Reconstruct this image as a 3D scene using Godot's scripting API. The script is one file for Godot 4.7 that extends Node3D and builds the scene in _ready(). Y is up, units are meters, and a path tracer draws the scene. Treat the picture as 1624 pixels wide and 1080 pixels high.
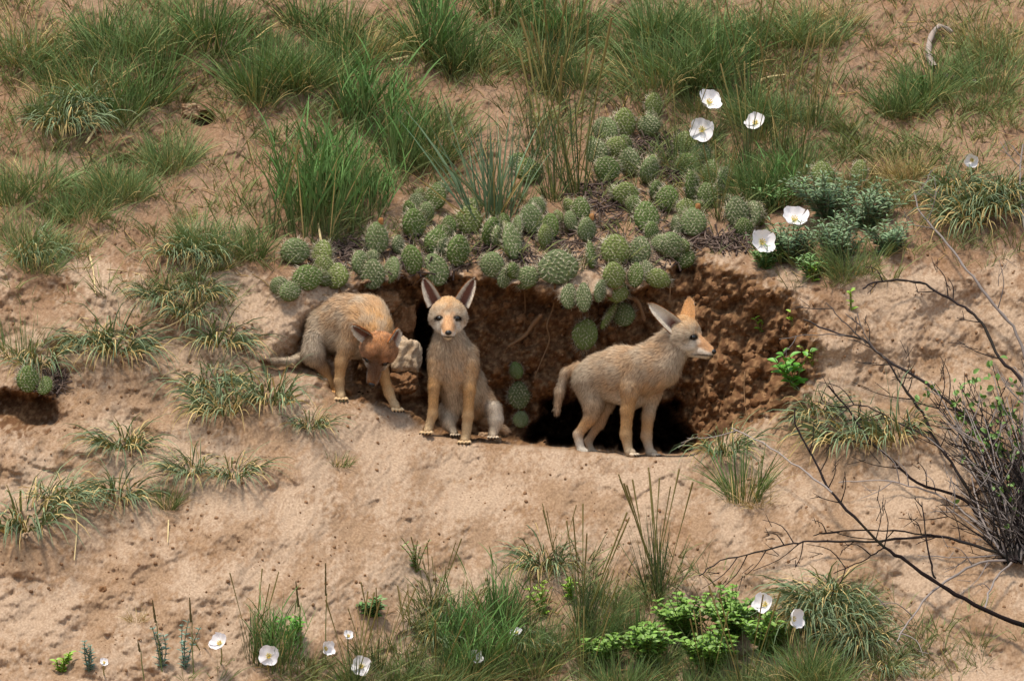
extends Node3D
# Three coyote pups at the mouth of their den, under a bank of prickly pear.
# The hillside faces +z; x runs along the slope, y is up, units are metres.

var used := {}
var rng := RandomNumberGenerator.new()

func numbered(called: String, parent: Node = null) -> String:
	var key = called if parent == null else str(parent.get_instance_id()) + called
	var n: int = used.get(key, -1) + 1
	used[key] = n
	return called if n == 0 else "%s_%03d" % [called, n]

func tag(o: Node, label: String, category: String, group := "", kind := "") -> void:
	if label != "":
		o.set_meta("label", label)
	if category != "":
		o.set_meta("category", category)
	if group != "":
		o.set_meta("group", group)
	if kind != "":
		o.set_meta("kind", kind)

func thing(called: String, at: Vector3, label: String, category: String, group := "") -> Node3D:
	var o := Node3D.new()
	o.name = numbered(called)
	add_child(o)
	o.position = at
	tag(o, label, category, group)
	return o

func part(called: String, mesh: Mesh, mat: Material, parent: Node) -> MeshInstance3D:
	var o := MeshInstance3D.new()
	o.name = numbered(called, parent)
	o.mesh = mesh
	if mat:
		o.material_override = mat
	o.cast_shadow = GeometryInstance3D.SHADOW_CASTING_SETTING_ON
	parent.add_child(o, true)
	return o

func copy_thing(src: Node3D, called: String, xf: Transform3D, label: String, group: String) -> Node3D:
	var c: Node3D = src.duplicate()
	c.name = numbered(called)
	add_child(c)
	c.transform = xf
	c.set_meta("label", label)
	c.set_meta("group", group)
	return c

func lin(r: float, g: float, b: float) -> Color:
	return Color(r, g, b).srgb_to_linear()

# ---- mesh collecting -------------------------------------------------------
class Bag:
	var v := PackedVector3Array()
	var n := PackedVector3Array()
	var c := PackedColorArray()
	var i := PackedInt32Array()
	func vert(p: Vector3, nn: Vector3, col: Color) -> int:
		v.append(p); n.append(nn); c.append(col)
		return v.size() - 1
	func tri(a: int, b: int, d: int) -> void:
		i.append(a); i.append(b); i.append(d)
	func quad(a: int, b: int, d: int, e: int) -> void:
		tri(a, b, d); tri(a, d, e)
	func mesh() -> ArrayMesh:
		# front faces look the way their normals do
		for t in range(0, i.size(), 3):
			var g := (v[i[t + 2]] - v[i[t]]).cross(v[i[t + 1]] - v[i[t]])
			if g.dot(n[i[t]] + n[i[t + 1]] + n[i[t + 2]]) < 0.0:
				var k := i[t + 1]
				i[t + 1] = i[t + 2]
				i[t + 2] = k
		var arr := []
		arr.resize(Mesh.ARRAY_MAX)
		arr[Mesh.ARRAY_VERTEX] = v
		arr[Mesh.ARRAY_NORMAL] = n
		arr[Mesh.ARRAY_COLOR] = c
		arr[Mesh.ARRAY_INDEX] = i
		var m := ArrayMesh.new()
		m.add_surface_from_arrays(Mesh.PRIMITIVE_TRIANGLES, arr)
		return m

# a tapering tube along a line of points
func tube(bag: Bag, pts: Array, r0: float, r1: float, sides: int, ca: Color, cb: Color, bump := 0.0) -> void:
	var m := pts.size()
	var prev := -1
	var up := Vector3(0.13, 0.31, 0.94).normalized()
	for k in m:
		var p: Vector3 = pts[k]
		var d: Vector3 = (pts[mini(k + 1, m - 1)] - pts[maxi(k - 1, 0)]).normalized()
		var a := d.cross(up).normalized()
		var b := a.cross(d).normalized()
		var t := float(k) / float(m - 1)
		var r := lerpf(r0, r1, t) * (1.0 + bump * rng.randf_range(-1.0, 1.0))
		var first := bag.v.size()
		for s in sides:
			var an := TAU * s / sides
			var nn := a * cos(an) + b * sin(an)
			bag.vert(p + nn * r, nn, ca.lerp(cb, t))
		if prev >= 0:
			for s in sides:
				var s2 := (s + 1) % sides
				bag.quad(prev + s, first + s, first + s2, prev + s2)
		prev = first
	var tip := bag.vert(pts[m - 1] + (pts[m - 1] - pts[m - 2]).normalized() * r1, (pts[m - 1] - pts[m - 2]).normalized(), cb)
	for s in sides:
		bag.tri(prev + s, tip, prev + (s + 1) % sides)

# points along a smooth curve through the given ones
func smooth_line(pts: Array, per: int) -> Array:
	var out := []
	var m := pts.size()
	for k in m - 1:
		var p0: Vector3 = pts[maxi(k - 1, 0)]
		var p1: Vector3 = pts[k]
		var p2: Vector3 = pts[k + 1]
		var p3: Vector3 = pts[mini(k + 2, m - 1)]
		for j in per:
			out.append(p1.cubic_interpolate(p2, p0, p3, float(j) / per))
	out.append(pts[m - 1])
	return out

# ---- materials -------------------------------------------------------------
var M := {}

func noise_tex(freq: float, oct: int, lo: Color, hi: Color, sd: int, size := 512, kind := FastNoiseLite.TYPE_SIMPLEX_SMOOTH) -> NoiseTexture2D:
	var t := NoiseTexture2D.new()
	var f := FastNoiseLite.new()
	f.noise_type = kind
	f.frequency = freq
	f.fractal_octaves = oct
	f.seed = sd
	t.noise = f
	t.width = size
	t.height = size
	t.seamless = true
	var g := Gradient.new()
	g.set_color(0, lo)
	g.set_color(1, hi)
	t.color_ramp = g
	return t

func plain(rough: float, back := Color.BLACK) -> StandardMaterial3D:
	var m := StandardMaterial3D.new()
	m.vertex_color_use_as_albedo = true
	m.roughness = rough
	m.cull_mode = BaseMaterial3D.CULL_DISABLED
	if back != Color.BLACK:
		m.backlight_enabled = true
		m.backlight = back
	return m

func make_materials() -> void:
	var g := plain(1.0)
	g.metallic_specular = 0.15
	g.albedo_texture = noise_tex(0.08, 5, Color(0.66, 0.63, 0.60), Color(1, 1, 1), 3)
	g.uv1_triplanar = true
	g.uv1_world_triplanar = true
	g.uv1_scale = Vector3(3.1, 3.1, 3.1)
	g.heightmap_enabled = false
	g.heightmap_texture = noise_tex(0.09, 5, Color.BLACK, Color.WHITE, 8)
	g.heightmap_scale = 0.5
	M.ground = g
	var st := plain(0.95)
	st.metallic_specular = 0.2
	st.albedo_texture = noise_tex(0.05, 5, Color(0.68, 0.66, 0.63), Color(1, 1, 1), 13)
	st.uv1_triplanar = true
	st.uv1_world_triplanar = true
	st.uv1_scale = Vector3(7, 7, 7)
	st.heightmap_enabled = false
	st.heightmap_texture = g.heightmap_texture
	st.heightmap_scale = 0.35
	M.stone = st
	M.grass = plain(0.62, Color(0.30, 0.34, 0.14))
	M.grass.metallic_specular = 0.3
	M.leaf = plain(0.5, Color(0.32, 0.40, 0.12))
	M.petal = plain(0.6, Color(0.42, 0.42, 0.42))
	M.fur = plain(0.78)
	M.fur.metallic_specular = 0.2
	M.skin = plain(0.9)
	M.skin.metallic_specular = 0.1
	M.wood = plain(0.9)
	M.wood.metallic_specular = 0.2
	M.pad = plain(0.6)
	M.pad.metallic_specular = 0.3
	M.pad.albedo_texture = noise_tex(0.03, 4, Color(0.72, 0.74, 0.70), Color(1, 1, 1), 21)
	M.pad.uv1_triplanar = true
	M.pad.uv1_scale = Vector3(12, 12, 12)
	M.spine = plain(0.6, Color(0.25, 0.25, 0.2))
	var e := StandardMaterial3D.new()
	e.albedo_color = Color(0.035, 0.022, 0.015)
	e.roughness = 0.2
	M.eye = e
	var no := StandardMaterial3D.new()
	no.albedo_color = Color(0.045, 0.04, 0.04)
	no.roughness = 0.35
	M.nose = no

func _ready() -> void:
	rng.seed = 77
	# camera: a long lens, level with the den, 25 m off
	var cam := Camera3D.new()
	cam.name = "camera"
	cam.position = Vector3(0, 0, 25)
	cam.fov = 3.749
	cam.near = 0.5
	cam.far = 400.0
	add_child(cam)
	cam.current = true
	# sky: thin bright overcast
	var env := Environment.new()
	env.background_mode = Environment.BG_SKY
	var sky := Sky.new()
	var psm := ProceduralSkyMaterial.new()
	psm.sky_top_color = Color(0.80, 0.85, 0.92)
	psm.sky_horizon_color = Color(0.74, 0.78, 0.82)
	psm.sky_curve = 0.2
	psm.ground_bottom_color = Color(0.30, 0.27, 0.22)
	psm.ground_horizon_color = Color(0.45, 0.42, 0.38)
	psm.sun_angle_max = 1.0
	sky.sky_material = psm
	env.sky = sky
	env.background_energy_multiplier = 0.42
	env.ambient_light_source = Environment.AMBIENT_SOURCE_SKY
	env.tonemap_mode = Environment.TONE_MAPPER_LINEAR
	env.tonemap_exposure = 3.0
	env.sdfgi_enabled = true
	env.ssao_enabled = true
	env.ssil_enabled = true
	var we := WorldEnvironment.new()
	we.name = "world_environment"
	we.environment = env
	add_child(we)
	var sun := DirectionalLight3D.new()
	sun.name = "sun"
	sun.light_color = Color(1.0, 0.95, 0.88)
	sun.light_energy = 0.5
	sun.light_angular_distance = 10.0
	sun.shadow_enabled = true
	add_child(sun)
	sun.look_at_from_position(Vector3(-0.35, 1.6, 0.4), Vector3.ZERO, Vector3.UP)
	make_materials()
	build_ground()
	build_stones()
	build_pups()
	build_cactus()
	build_plants()
	build_shrub()

# ---- the hillside: one sheet given as z over (x, y) --------------------------
const LIP := [Vector2(-2.594, -0.030), Vector2(-1.230, -0.030), Vector2(-0.852, -0.048), Vector2(-0.579, -0.073), Vector2(-0.473, -0.100), Vector2(-0.412, -0.145), Vector2(-0.321, -0.167), Vector2(-0.253, -0.188), Vector2(-0.200, -0.230), Vector2(-0.109, -0.252), Vector2(0.027, -0.262), Vector2(0.156, -0.271), Vector2(0.285, -0.285), Vector2(0.421, -0.286), Vector2(0.527, -0.239), Vector2(0.664, -0.188), Vector2(0.891, -0.159), Vector2(1.230, -0.152), Vector2(2.709, -0.152)]
const DEN := [Vector2(-0.586, -0.070), Vector2(-0.576, -0.008), Vector2(-0.541, 0.053), Vector2(-0.473, 0.094), Vector2(-0.382, 0.129), Vector2(-0.291, 0.152), Vector2(-0.200, 0.164), Vector2(-0.079, 0.152), Vector2(0.027, 0.136), Vector2(0.133, 0.106), Vector2(0.255, 0.109), Vector2(0.345, 0.152), Vector2(0.436, 0.212), Vector2(0.558, 0.167), Vector2(0.679, 0.114), Vector2(0.739, 0.015), Vector2(0.733, -0.091), Vector2(0.664, -0.170), Vector2(0.527, -0.233), Vector2(0.444, -0.282), Vector2(0.421, -0.285), Vector2(0.285, -0.283), Vector2(0.156, -0.270), Vector2(0.027, -0.261), Vector2(-0.109, -0.250), Vector2(-0.200, -0.229), Vector2(-0.253, -0.186), Vector2(-0.321, -0.165), Vector2(-0.412, -0.144), Vector2(-0.473, -0.098)]
var n_low := FastNoiseLite.new()
var n_mid := FastNoiseLite.new()
var n_fine := FastNoiseLite.new()
var n_tiny := FastNoiseLite.new()
var n_pit := FastNoiseLite.new()
var n_clod := FastNoiseLite.new()
var n_clod2 := FastNoiseLite.new()
var n_mix := FastNoiseLite.new()

func lip_y(x: float) -> float:
	for k in LIP.size() - 1:
		if x <= LIP[k + 1].x:
			var t := clampf((x - LIP[k].x) / (LIP[k + 1].x - LIP[k].x), 0.0, 1.0)
			return lerpf(LIP[k].y, LIP[k + 1].y, t)
	return LIP[LIP.size() - 1].y

# distance inside the den's outline (positive inside)
func den_depth(x: float, y: float) -> float:
	if x < -0.62 or x > 0.76 or y < -0.31 or y > 0.23:
		return -1.0
	var best := 1e9
	var inside := false
	var p := Vector2(x, y)
	var j := DEN.size() - 1
	for k in DEN.size():
		var a: Vector2 = DEN[k]
		var b: Vector2 = DEN[j]
		var e := b - a
		var w := p - a
		var d := (w - e * clampf(w.dot(e) / e.length_squared(), 0.0, 1.0)).length_squared()
		best = minf(best, d)
		if (a.y > y) != (b.y > y) and x < e.x * (y - a.y) / e.y + a.x:
			inside = not inside
		j = k
	return sqrt(best) if inside else -sqrt(best)

var last_den := 0.0
func hill(x: float, y: float) -> float:
	var ly := lip_y(x)
	var z := 0.0
	var ls := (lip_y(x - 0.09) + lip_y(x - 0.045) + ly + lip_y(x + 0.045) + lip_y(x + 0.09)) * 0.2
	if y < ly:
		z = (lerpf(ly, ls, smoothstep(0.0, 0.05, ly - y)) - y) * 1.15
	elif y < 0.15:
		z = -(y - lerpf(ly, ls, smoothstep(0.0, 0.05, y - ly))) * 0.6
	else:
		z = -(0.15 - ls) * 0.6 - (y - 0.15) * 1.5
	if y < -1.7:                                  # the valley floor that the camera stands on
		z += (-1.7 - y) * 260.0
	if y > 5.0:                                   # beyond the crest
		z -= (y - 5.0) * 200.0
	var up := smoothstep(0.12, 0.3, y)
	z += n_low.get_noise_2d(x, y) * 0.07
	var q := Vector2((x + 0.05) / 0.62, (y + 0.47) / 0.22)
	z += 0.05 * exp(-q.length_squared())          # the swell of dug-out earth
	var rough := n_mid.get_noise_2d(x, y)
	# trampled, rilled sand in front, hummocky turf above
	var bank := (1.0 - up) * smoothstep(0.35, 0.65, absf(x + 0.05))
	z += rough * lerpf(lerpf(0.013, 0.026, bank), 0.034, up)
	z += n_fine.get_noise_2d(x, y) * lerpf(0.0055, 0.010, up)
	var sl := clampf((-0.55 - x) / 0.3, 0.0, 1.0) * (1.0 - up)
	z += absf(n_mid.get_noise_2d(x * 0.7 + 9.0 + y * 0.5, y * 1.3)) * 0.03 * sl
	z += n_tiny.get_noise_2d(x, y) * 0.0028
	# scuffs and paw prints pressed in the sand
	var pit := n_pit.get_noise_2d(x, y * 1.25)
	z -= smoothstep(0.38, 0.62, pit + rough * 0.2) * 0.010 * (1.0 - up) * smoothstep(0.0, 0.3, n_mix.get_noise_2d(x * 0.8 + 7.0, y * 0.8))
	# hollow under the turf at the far left
	var hq := Vector2((x + 1.17) / 0.075, (y + 0.17) / 0.042).length() + rough * 0.7
	z -= 0.10 * (1.0 - smoothstep(0.6, 1.15, hq))
	# a small scrape dug under the pale lump on the upper sand
	var sq: Vector2 = (Vector2(x, y) - Vector2(-0.764, 0.546)) / Vector2(0.028, 0.018)
	z -= 0.09 * (1.0 - smoothstep(0.5, 1.1, sq.length() + rough * 0.5))
	var d := den_depth(x, y)
	last_den = d
	if d > -0.05:
		var wob := n_mid.get_noise_2d(x * 1.6 + 5.0, y * 1.6) * 0.03
		var near_lip := 1.0 - smoothstep(0.0, 0.03, absf(y - ly))
		var right := smoothstep(0.36, 0.56, x)
		var west := 1.0 - smoothstep(-0.46, -0.34, x)
		var soft := maxf(right, west) * (1.0 - near_lip)
		var inn := smoothstep(-0.02 * soft, lerpf(0.026, 0.10, soft), d + wob * (1.0 - near_lip))
		var fall := clampf((0.13 - y) / 0.36, 0.0, 1.0)
		var deep := lerpf(0.11, 0.36, fall)
		deep = lerpf(deep, lerpf(0.05, 0.16, fall), right)
		var left := 1.0 - smoothstep(-0.34, -0.24, x)
		deep = lerpf(deep, lerpf(0.05, 0.20, fall), left)
		# the burrow itself and the crack behind the sitting pup
		var bq := Vector2((x - 0.24) / 0.235, (y + 0.27) / 0.165).length() + wob * 6.0
		deep += 0.85 * (1.0 - smoothstep(0.72, 1.0, bq))
		var cq := Vector2((x + 0.205) / 0.042, (y - 0.01) / 0.105).length() + wob * 5.0
		deep += 0.5 * (1.0 - smoothstep(0.6, 1.0, cq))
		z -= inn * deep
	if d > -0.06:
		var cl := smoothstep(-0.045, 0.012, d) * smoothstep(-0.52, -0.36, x) * smoothstep(0.0, 0.03, y - ly + 0.004)
		if cl > 0.0:
			# crumbling clods of earth
			z += cl * (-(n_clod.get_noise_3d(x, y, z) + 0.4) * 0.075 - (n_clod2.get_noise_3d(x, y, z) + 0.4) * 0.030 + n_fine.get_noise_2d(x + 3.0, y) * 0.010 + n_tiny.get_noise_2d(x * 0.7, y * 0.7) * 0.0035)
	return z

func hill_point(p: Vector2, off := 0.0) -> Vector3:
	return Vector3(p.x, p.y, hill(p.x, p.y) + off)

func hill_normal(p: Vector2) -> Vector3:
	var e := 0.02
	var dx := (hill(p.x + e, p.y) - hill(p.x - e, p.y)) / (2 * e)
	var dy := (hill(p.x, p.y + e) - hill(p.x, p.y - e)) / (2 * e)
	return Vector3(-dx, -dy, 1).normalized()

func steps(a: float, b: float, step: float, lo: float, hi: float) -> PackedFloat32Array:
	var out: Array = []
	var t := a
	while t < b:
		out.append(t)
		t += step
	var s := step
	while t < hi:
		out.append(t)
		s *= 1.22
		t += s
	out.append(hi)
	t = a
	s = step
	while t > lo:
		s *= 1.22
		t -= s
		out.push_front(maxf(t, lo))
	return PackedFloat32Array(out)

func build_ground() -> void:
	for a in [[n_low, 1.7, 3, 2], [n_mid, 7.0, 4, 4], [n_fine, 34.0, 3, 5], [n_mix, 5.0, 4, 7], [n_tiny, 85.0, 2, 15], [n_pit, 12.0, 1, 16]]:
		a[0].noise_type = FastNoiseLite.TYPE_SIMPLEX_SMOOTH
		a[0].frequency = a[1]
		a[0].fractal_octaves = a[2]
		a[0].seed = a[3]
	for a in [[n_clod, 17.0, 11], [n_clod2, 42.0, 12]]:
		a[0].noise_type = FastNoiseLite.TYPE_CELLULAR
		a[0].cellular_return_type = FastNoiseLite.RETURN_DISTANCE
		a[0].frequency = a[1]
		a[0].fractal_type = FastNoiseLite.FRACTAL_NONE
		a[0].seed = a[2]
	var xs := steps(-1.32, 1.32, 0.0038, -45.0, 45.0)
	var ys := steps(-0.92, 0.92, 0.0038, -1.95, 5.4)
	var w := xs.size()
	var h := ys.size()
	var v := PackedVector3Array()
	var n := PackedVector3Array()
	var c := PackedColorArray()
	var idx := PackedInt32Array()
	v.resize(w * h); n.resize(w * h); c.resize(w * h)
	var sand := lin(0.77, 0.678, 0.588)
	var sand2 := lin(0.685, 0.576, 0.474)
	var earth := lin(0.49, 0.37, 0.27)  # subsoil brown, with some of the den's shade put into the colour
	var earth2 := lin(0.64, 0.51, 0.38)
	var turf := lin(0.60, 0.48, 0.385)
	for j in h:
		for i in w:
			var x := xs[i]
			var y := ys[j]
			var k := j * w + i
			v[k] = Vector3(x, y, hill(x, y))
			var mx := n_mix.get_noise_2d(x, y)
			var fi := n_fine.get_noise_2d(x * 1.7, y * 1.7)
			var col := sand.lerp(sand2, smoothstep(-0.25, 0.35, mx + fi * 0.5))
			var up := smoothstep(-0.05, 0.08, y - 0.14 + mx * 0.25 + fi * 0.12)
			col = col.lerp(turf, up * 0.65)
			# bare subsoil in scrapes and the dug bank; its den tone is partly painted shade
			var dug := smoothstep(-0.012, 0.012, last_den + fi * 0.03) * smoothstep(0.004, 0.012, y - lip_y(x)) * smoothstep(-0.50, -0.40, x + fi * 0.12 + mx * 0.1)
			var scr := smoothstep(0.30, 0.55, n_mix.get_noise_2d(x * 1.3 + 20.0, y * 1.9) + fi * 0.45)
			var soil_and_shade := earth.lerp(earth2, smoothstep(-0.1, 0.45, fi + n_tiny.get_noise_2d(x, y) * 0.5))
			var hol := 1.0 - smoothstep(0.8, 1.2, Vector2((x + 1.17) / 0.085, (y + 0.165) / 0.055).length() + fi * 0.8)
			col = col.lerp(soil_and_shade, maxf(maxf(dug, hol), scr * 0.5))
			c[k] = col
	for j in h:
		for i in w:
			var k := j * w + i
			var px := v[j * w + mini(i + 1, w - 1)] - v[j * w + maxi(i - 1, 0)]
			var py := v[mini(j + 1, h - 1) * w + i] - v[maxi(j - 1, 0) * w + i]
			n[k] = px.cross(py).normalized()
			if i < w - 1 and j < h - 1:
				idx.append_array([k, k + w, k + w + 1, k, k + w + 1, k + 1])
	var b := Bag.new()
	b.v = v; b.n = n; b.c = c; b.i = idx
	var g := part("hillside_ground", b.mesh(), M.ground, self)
	g.set_meta("kind", "structure")

# ---- stones and clods --------------------------------------------------------
func stone_mesh(sz: Vector3, sd: int, col: Color, col2: Color, rough := 0.22, rings := 14) -> ArrayMesh:
	var f := FastNoiseLite.new()
	f.seed = sd
	f.frequency = 0.9
	f.fractal_octaves = 6
	f.fractal_gain = 0.6
	var cell := FastNoiseLite.new()
	cell.seed = sd + 1
	cell.noise_type = FastNoiseLite.TYPE_CELLULAR
	cell.frequency = 0.75
	cell.fractal_type = FastNoiseLite.FRACTAL_NONE
	var b := Bag.new()
	var segs := rings * 2
	for j in rings + 1:
		for i in segs:
			var th := PI * j / rings
			var ph := TAU * i / segs
			var d := Vector3(sin(th) * cos(ph), cos(th), sin(th) * sin(ph))
			var r := 1.0 + f.get_noise_3dv(d * 1.3) * rough * 1.6 + cell.get_noise_3dv(d * 1.5) * rough * 0.6
			# facets: clip to a rounded block
			var mxx := maxf(maxf(absf(d.x), absf(d.y)), absf(d.z))
			r *= lerpf(1.0, 0.8 / mxx, 0.45)
			b.vert(d * r * sz, d, col.lerp(col2, smoothstep(-0.3, 0.4, f.get_noise_3dv(d * 3.0 + Vector3(5, 2, 1)))))
	for j in rings:
		for i in segs:
			var i2 := (i + 1) % segs
			b.quad(j * segs + i, j * segs + i2, (j + 1) * segs + i2, (j + 1) * segs + i)
	for k in b.n.size():
		b.n[k] = Vector3.ZERO
	for t in range(0, b.i.size(), 3):
		var fn := (b.v[b.i[t + 2]] - b.v[b.i[t]]).cross(b.v[b.i[t + 1]] - b.v[b.i[t]])
		for q in 3:
			b.n[b.i[t + q]] += fn
	for k in b.n.size():
		b.n[k] = b.n[k].normalized()
	return b.mesh()

func stone(called: String, p: Vector2, sz: Vector3, sd: int, ca: Color, cb: Color, label: String, group := "", off := 0.0, rough := 0.22) -> void:
	var root := thing(called, hill_point(p, off), label, "stone" if called == "stone" else "clod", group)
	part("block", stone_mesh(sz, sd, ca, cb, rough, 34), M.stone, root)

func build_stones() -> void:
	var pale := lin(0.78, 0.68, 0.57)
	var tanc := lin(0.62, 0.48, 0.36)
	var br := lin(0.56, 0.41, 0.29)
	var dk := lin(0.44, 0.31, 0.21)
	stone("stone", Vector2(-0.260, -0.040), Vector3(0.044, 0.050, 0.05), 5, lin(0.86, 0.78, 0.68), pale, "large pale stone block between the hunched pup and the sitting pup", "", 0.13)
	stone("stone", Vector2(-0.264, -0.103), Vector3(0.042, 0.030, 0.045), 9, tanc, br, "brown crumbly block under the large pale stone", "", 0.13, 0.3)
	stone("stone", Vector2(-0.067, -0.233), Vector3(0.018, 0.011, 0.015), 14, pale, tanc, "small speckled pebble beside the sitting pup's hind foot", "", 0.02)
	stone("stone", Vector2(-0.036, -0.241), Vector3(0.013, 0.008, 0.012), 15, tanc, pale, "smaller pebble next to the speckled one", "", 0.02)
	stone("stone", Vector2(-0.305, 0.095), Vector3(0.040, 0.030, 0.03), 17, tanc, br, "rough earth block behind the hunched pup's shoulder", "", 0.02, 0.3)
	stone("stone", Vector2(-0.262, 0.053), Vector3(0.032, 0.042, 0.03), 18, br, tanc, "tall earth block beside the dark crack", "", 0.02, 0.3)
	stone("stone", Vector2(-0.799, 0.568), Vector3(0.026, 0.022, 0.025), 19, pale, tanc, "pale lump of sandstone beside the small scrape on the upper sand", "", 0.0, 0.25)
	stone("stone", Vector2(-0.959, -0.584), Vector3(0.010, 0.010, 0.010), 20, tanc, br, "small round pebble alone on the lower sand", "", 0.003)
	stone("stone", Vector2(-1.051, -0.058), Vector3(0.055, 0.030, 0.03), 22, pale, pale * 0.9, "flat pale slab in the sandy bank by the turf hummock", "", -0.012, 0.2)
	var r := RandomNumberGenerator.new()
	r.seed = 4242
	var kinds := [stone_mesh(Vector3(1, 0.8, 0.9), 31, br, dk, 0.3, 9), stone_mesh(Vector3(1, 0.7, 0.8), 32, tanc, br, 0.32, 9), stone_mesh(Vector3(0.9, 0.9, 0.8), 33, dk, br, 0.34, 9)]
	var n := 0
	while n < 46:
		var p := Vector2(r.randf_range(0.40, 0.74), r.randf_range(-0.22, 0.16)) if n < 30 else Vector2(r.randf_range(-0.02, 0.30), r.randf_range(-0.1, 0.1))
		if den_depth(p.x, p.y) < 0.025:
			continue
		var s := r.randf_range(0.006, 0.019)
		var root := thing("earth_clod", hill_point(p, s * 0.15), "brown clod lodged in the crumbling wall beside the burrow" if n < 30 else "brown clod in the shadowed wall behind the pups", "clod", "clods in the bank face" if n < 30 else "clods in the shadowed wall")
		root.transform.basis = Basis(Vector3(r.randf(), r.randf(), r.randf()).normalized(), r.randf() * TAU).scaled(Vector3.ONE * s)
		part("lump", kinds[n % 3], M.stone, root)
		n += 1

# ---- coyote pups -------------------------------------------------------------
const PX := 1.0 / 660.0          # the pups are laid out in units of 1.5 mm
var COAT := {}

# joins tapered bones into one skin; bone: [a, b, ra, rb, coat, hair, flow, k]
func skin_of(bones: Array, cell: float) -> Dictionary:
	var lo := Vector3.INF
	var hi := -Vector3.INF
	for b in bones:
		var r: float = maxf(b[2], b[3]) + 6.0
		for q in 2:
			lo = lo.min(b[q] - Vector3(r, r, r))
			hi = hi.max(b[q] + Vector3(r, r, r))
	var nx := int((hi.x - lo.x) / cell) + 2
	var ny := int((hi.y - lo.y) / cell) + 2
	var nz := int((hi.z - lo.z) / cell) + 2
	var f := PackedFloat32Array()
	f.resize(nx * ny * nz)
	f.fill(99.0)
	for b in bones:
		var a: Vector3 = b[0]
		var ba: Vector3 = b[1] - a
		var bb := maxf(ba.length_squared(), 0.0001)
		var ra: float = b[2]
		var rb: float = b[3]
		var k: float = b[7]
		var m := maxf(ra, rb) + k + cell * 1.5
		var l2: Vector3 = (a.min(b[1]) - lo - Vector3(m, m, m)) / cell
		var h2: Vector3 = (a.max(b[1]) - lo + Vector3(m, m, m)) / cell
		for z in range(maxi(0, int(l2.z)), mini(nz - 1, int(h2.z) + 1) + 1):
			for y in range(maxi(0, int(l2.y)), mini(ny - 1, int(h2.y) + 1) + 1):
				var row := (z * ny + y) * nx
				for x in range(maxi(0, int(l2.x)), mini(nx - 1, int(h2.x) + 1) + 1):
					var pa := lo + Vector3(x, y, z) * cell - a
					var t := clampf(pa.dot(ba) / bb, 0.0, 1.0)
					var d := (pa - ba * t).length() - ra - (rb - ra) * t
					var o := f[row + x]
					var e := k - absf(o - d)
					f[row + x] = minf(o, d) - (e * e * 0.25 / k if e > 0.0 else 0.0)
	# surface nets
	var at := PackedInt32Array()
	at.resize(nx * ny * nz)
	at.fill(-1)
	var v := PackedVector3Array()
	var idx := PackedInt32Array()
	var offs := [0, 1, nx, nx + 1, nx * ny, nx * ny + 1, nx * ny + nx, nx * ny + nx + 1]
	var edges := [0, 1, 2, 3, 4, 5, 6, 7, 0, 2, 1, 3, 4, 6, 5, 7, 0, 4, 1, 5, 2, 6, 3, 7]
	var val := PackedFloat32Array()
	val.resize(8)
	for z in nz - 1:
		for y in ny - 1:
			var row := (z * ny + y) * nx
			for x in nx - 1:
				var g := row + x
				if f[g] > cell * 3.0 or f[g] < -cell * 3.0:
					continue
				var mask := 0
				for q in 8:
					val[q] = f[g + offs[q]]
					if val[q] < 0.0:
						mask += 1
				if mask == 0 or mask == 8:
					continue
				var s := Vector3.ZERO
				var cnt := 0
				for q in 12:
					var i0: int = edges[q * 2]
					var i1: int = edges[q * 2 + 1]
					var f0 := val[i0]
					var f1 := val[i1]
					if (f0 < 0.0) != (f1 < 0.0):
						var t := f0 / (f0 - f1)
						var p0 := Vector3(i0 & 1, (i0 >> 1) & 1, i0 >> 2)
						var p1 := Vector3(i1 & 1, (i1 >> 1) & 1, i1 >> 2)
						s += p0.lerp(p1, t)
						cnt += 1
				at[g] = v.size()
				v.append(lo + (Vector3(x, y, z) + s / cnt) * cell)
	for z in range(1, nz - 1):
		for y in range(1, ny - 1):
			var row := (z * ny + y) * nx
			for x in range(1, nx - 1):
				var g := row + x
				if at[g] < 0 and f[g] > cell * 2.0:
					continue
				var ins := f[g] < 0.0
				for ax in 3:
					var st: int = [1, nx, nx * ny][ax]
					if (f[g + st] < 0.0) == ins:
						continue
					var u: int = [nx, nx * ny, 1][ax]
					var w: int = [nx * ny, 1, nx][ax]
					var q0 := at[g]
					var q1 := at[g - u]
					var q2 := at[g - u - w]
					var q3 := at[g - w]
					if q0 < 0 or q1 < 0 or q2 < 0 or q3 < 0:
						continue
					if ins:
						idx.append_array([q0, q2, q1, q0, q3, q2])
					else:
						idx.append_array([q0, q1, q2, q0, q2, q3])
	return {"v": v, "i": idx}

func face_normals(v: PackedVector3Array, idx: PackedInt32Array) -> PackedVector3Array:
	var n := PackedVector3Array()
	n.resize(v.size())
	for t in range(0, idx.size(), 3):
		var fn := (v[idx[t + 2]] - v[idx[t]]).cross(v[idx[t + 1]] - v[idx[t]])
		for q in 3:
			n[idx[t + q]] += fn
	for k in n.size():
		n[k] = n[k].normalized()
	return n

var n_coat := FastNoiseLite.new()

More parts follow.
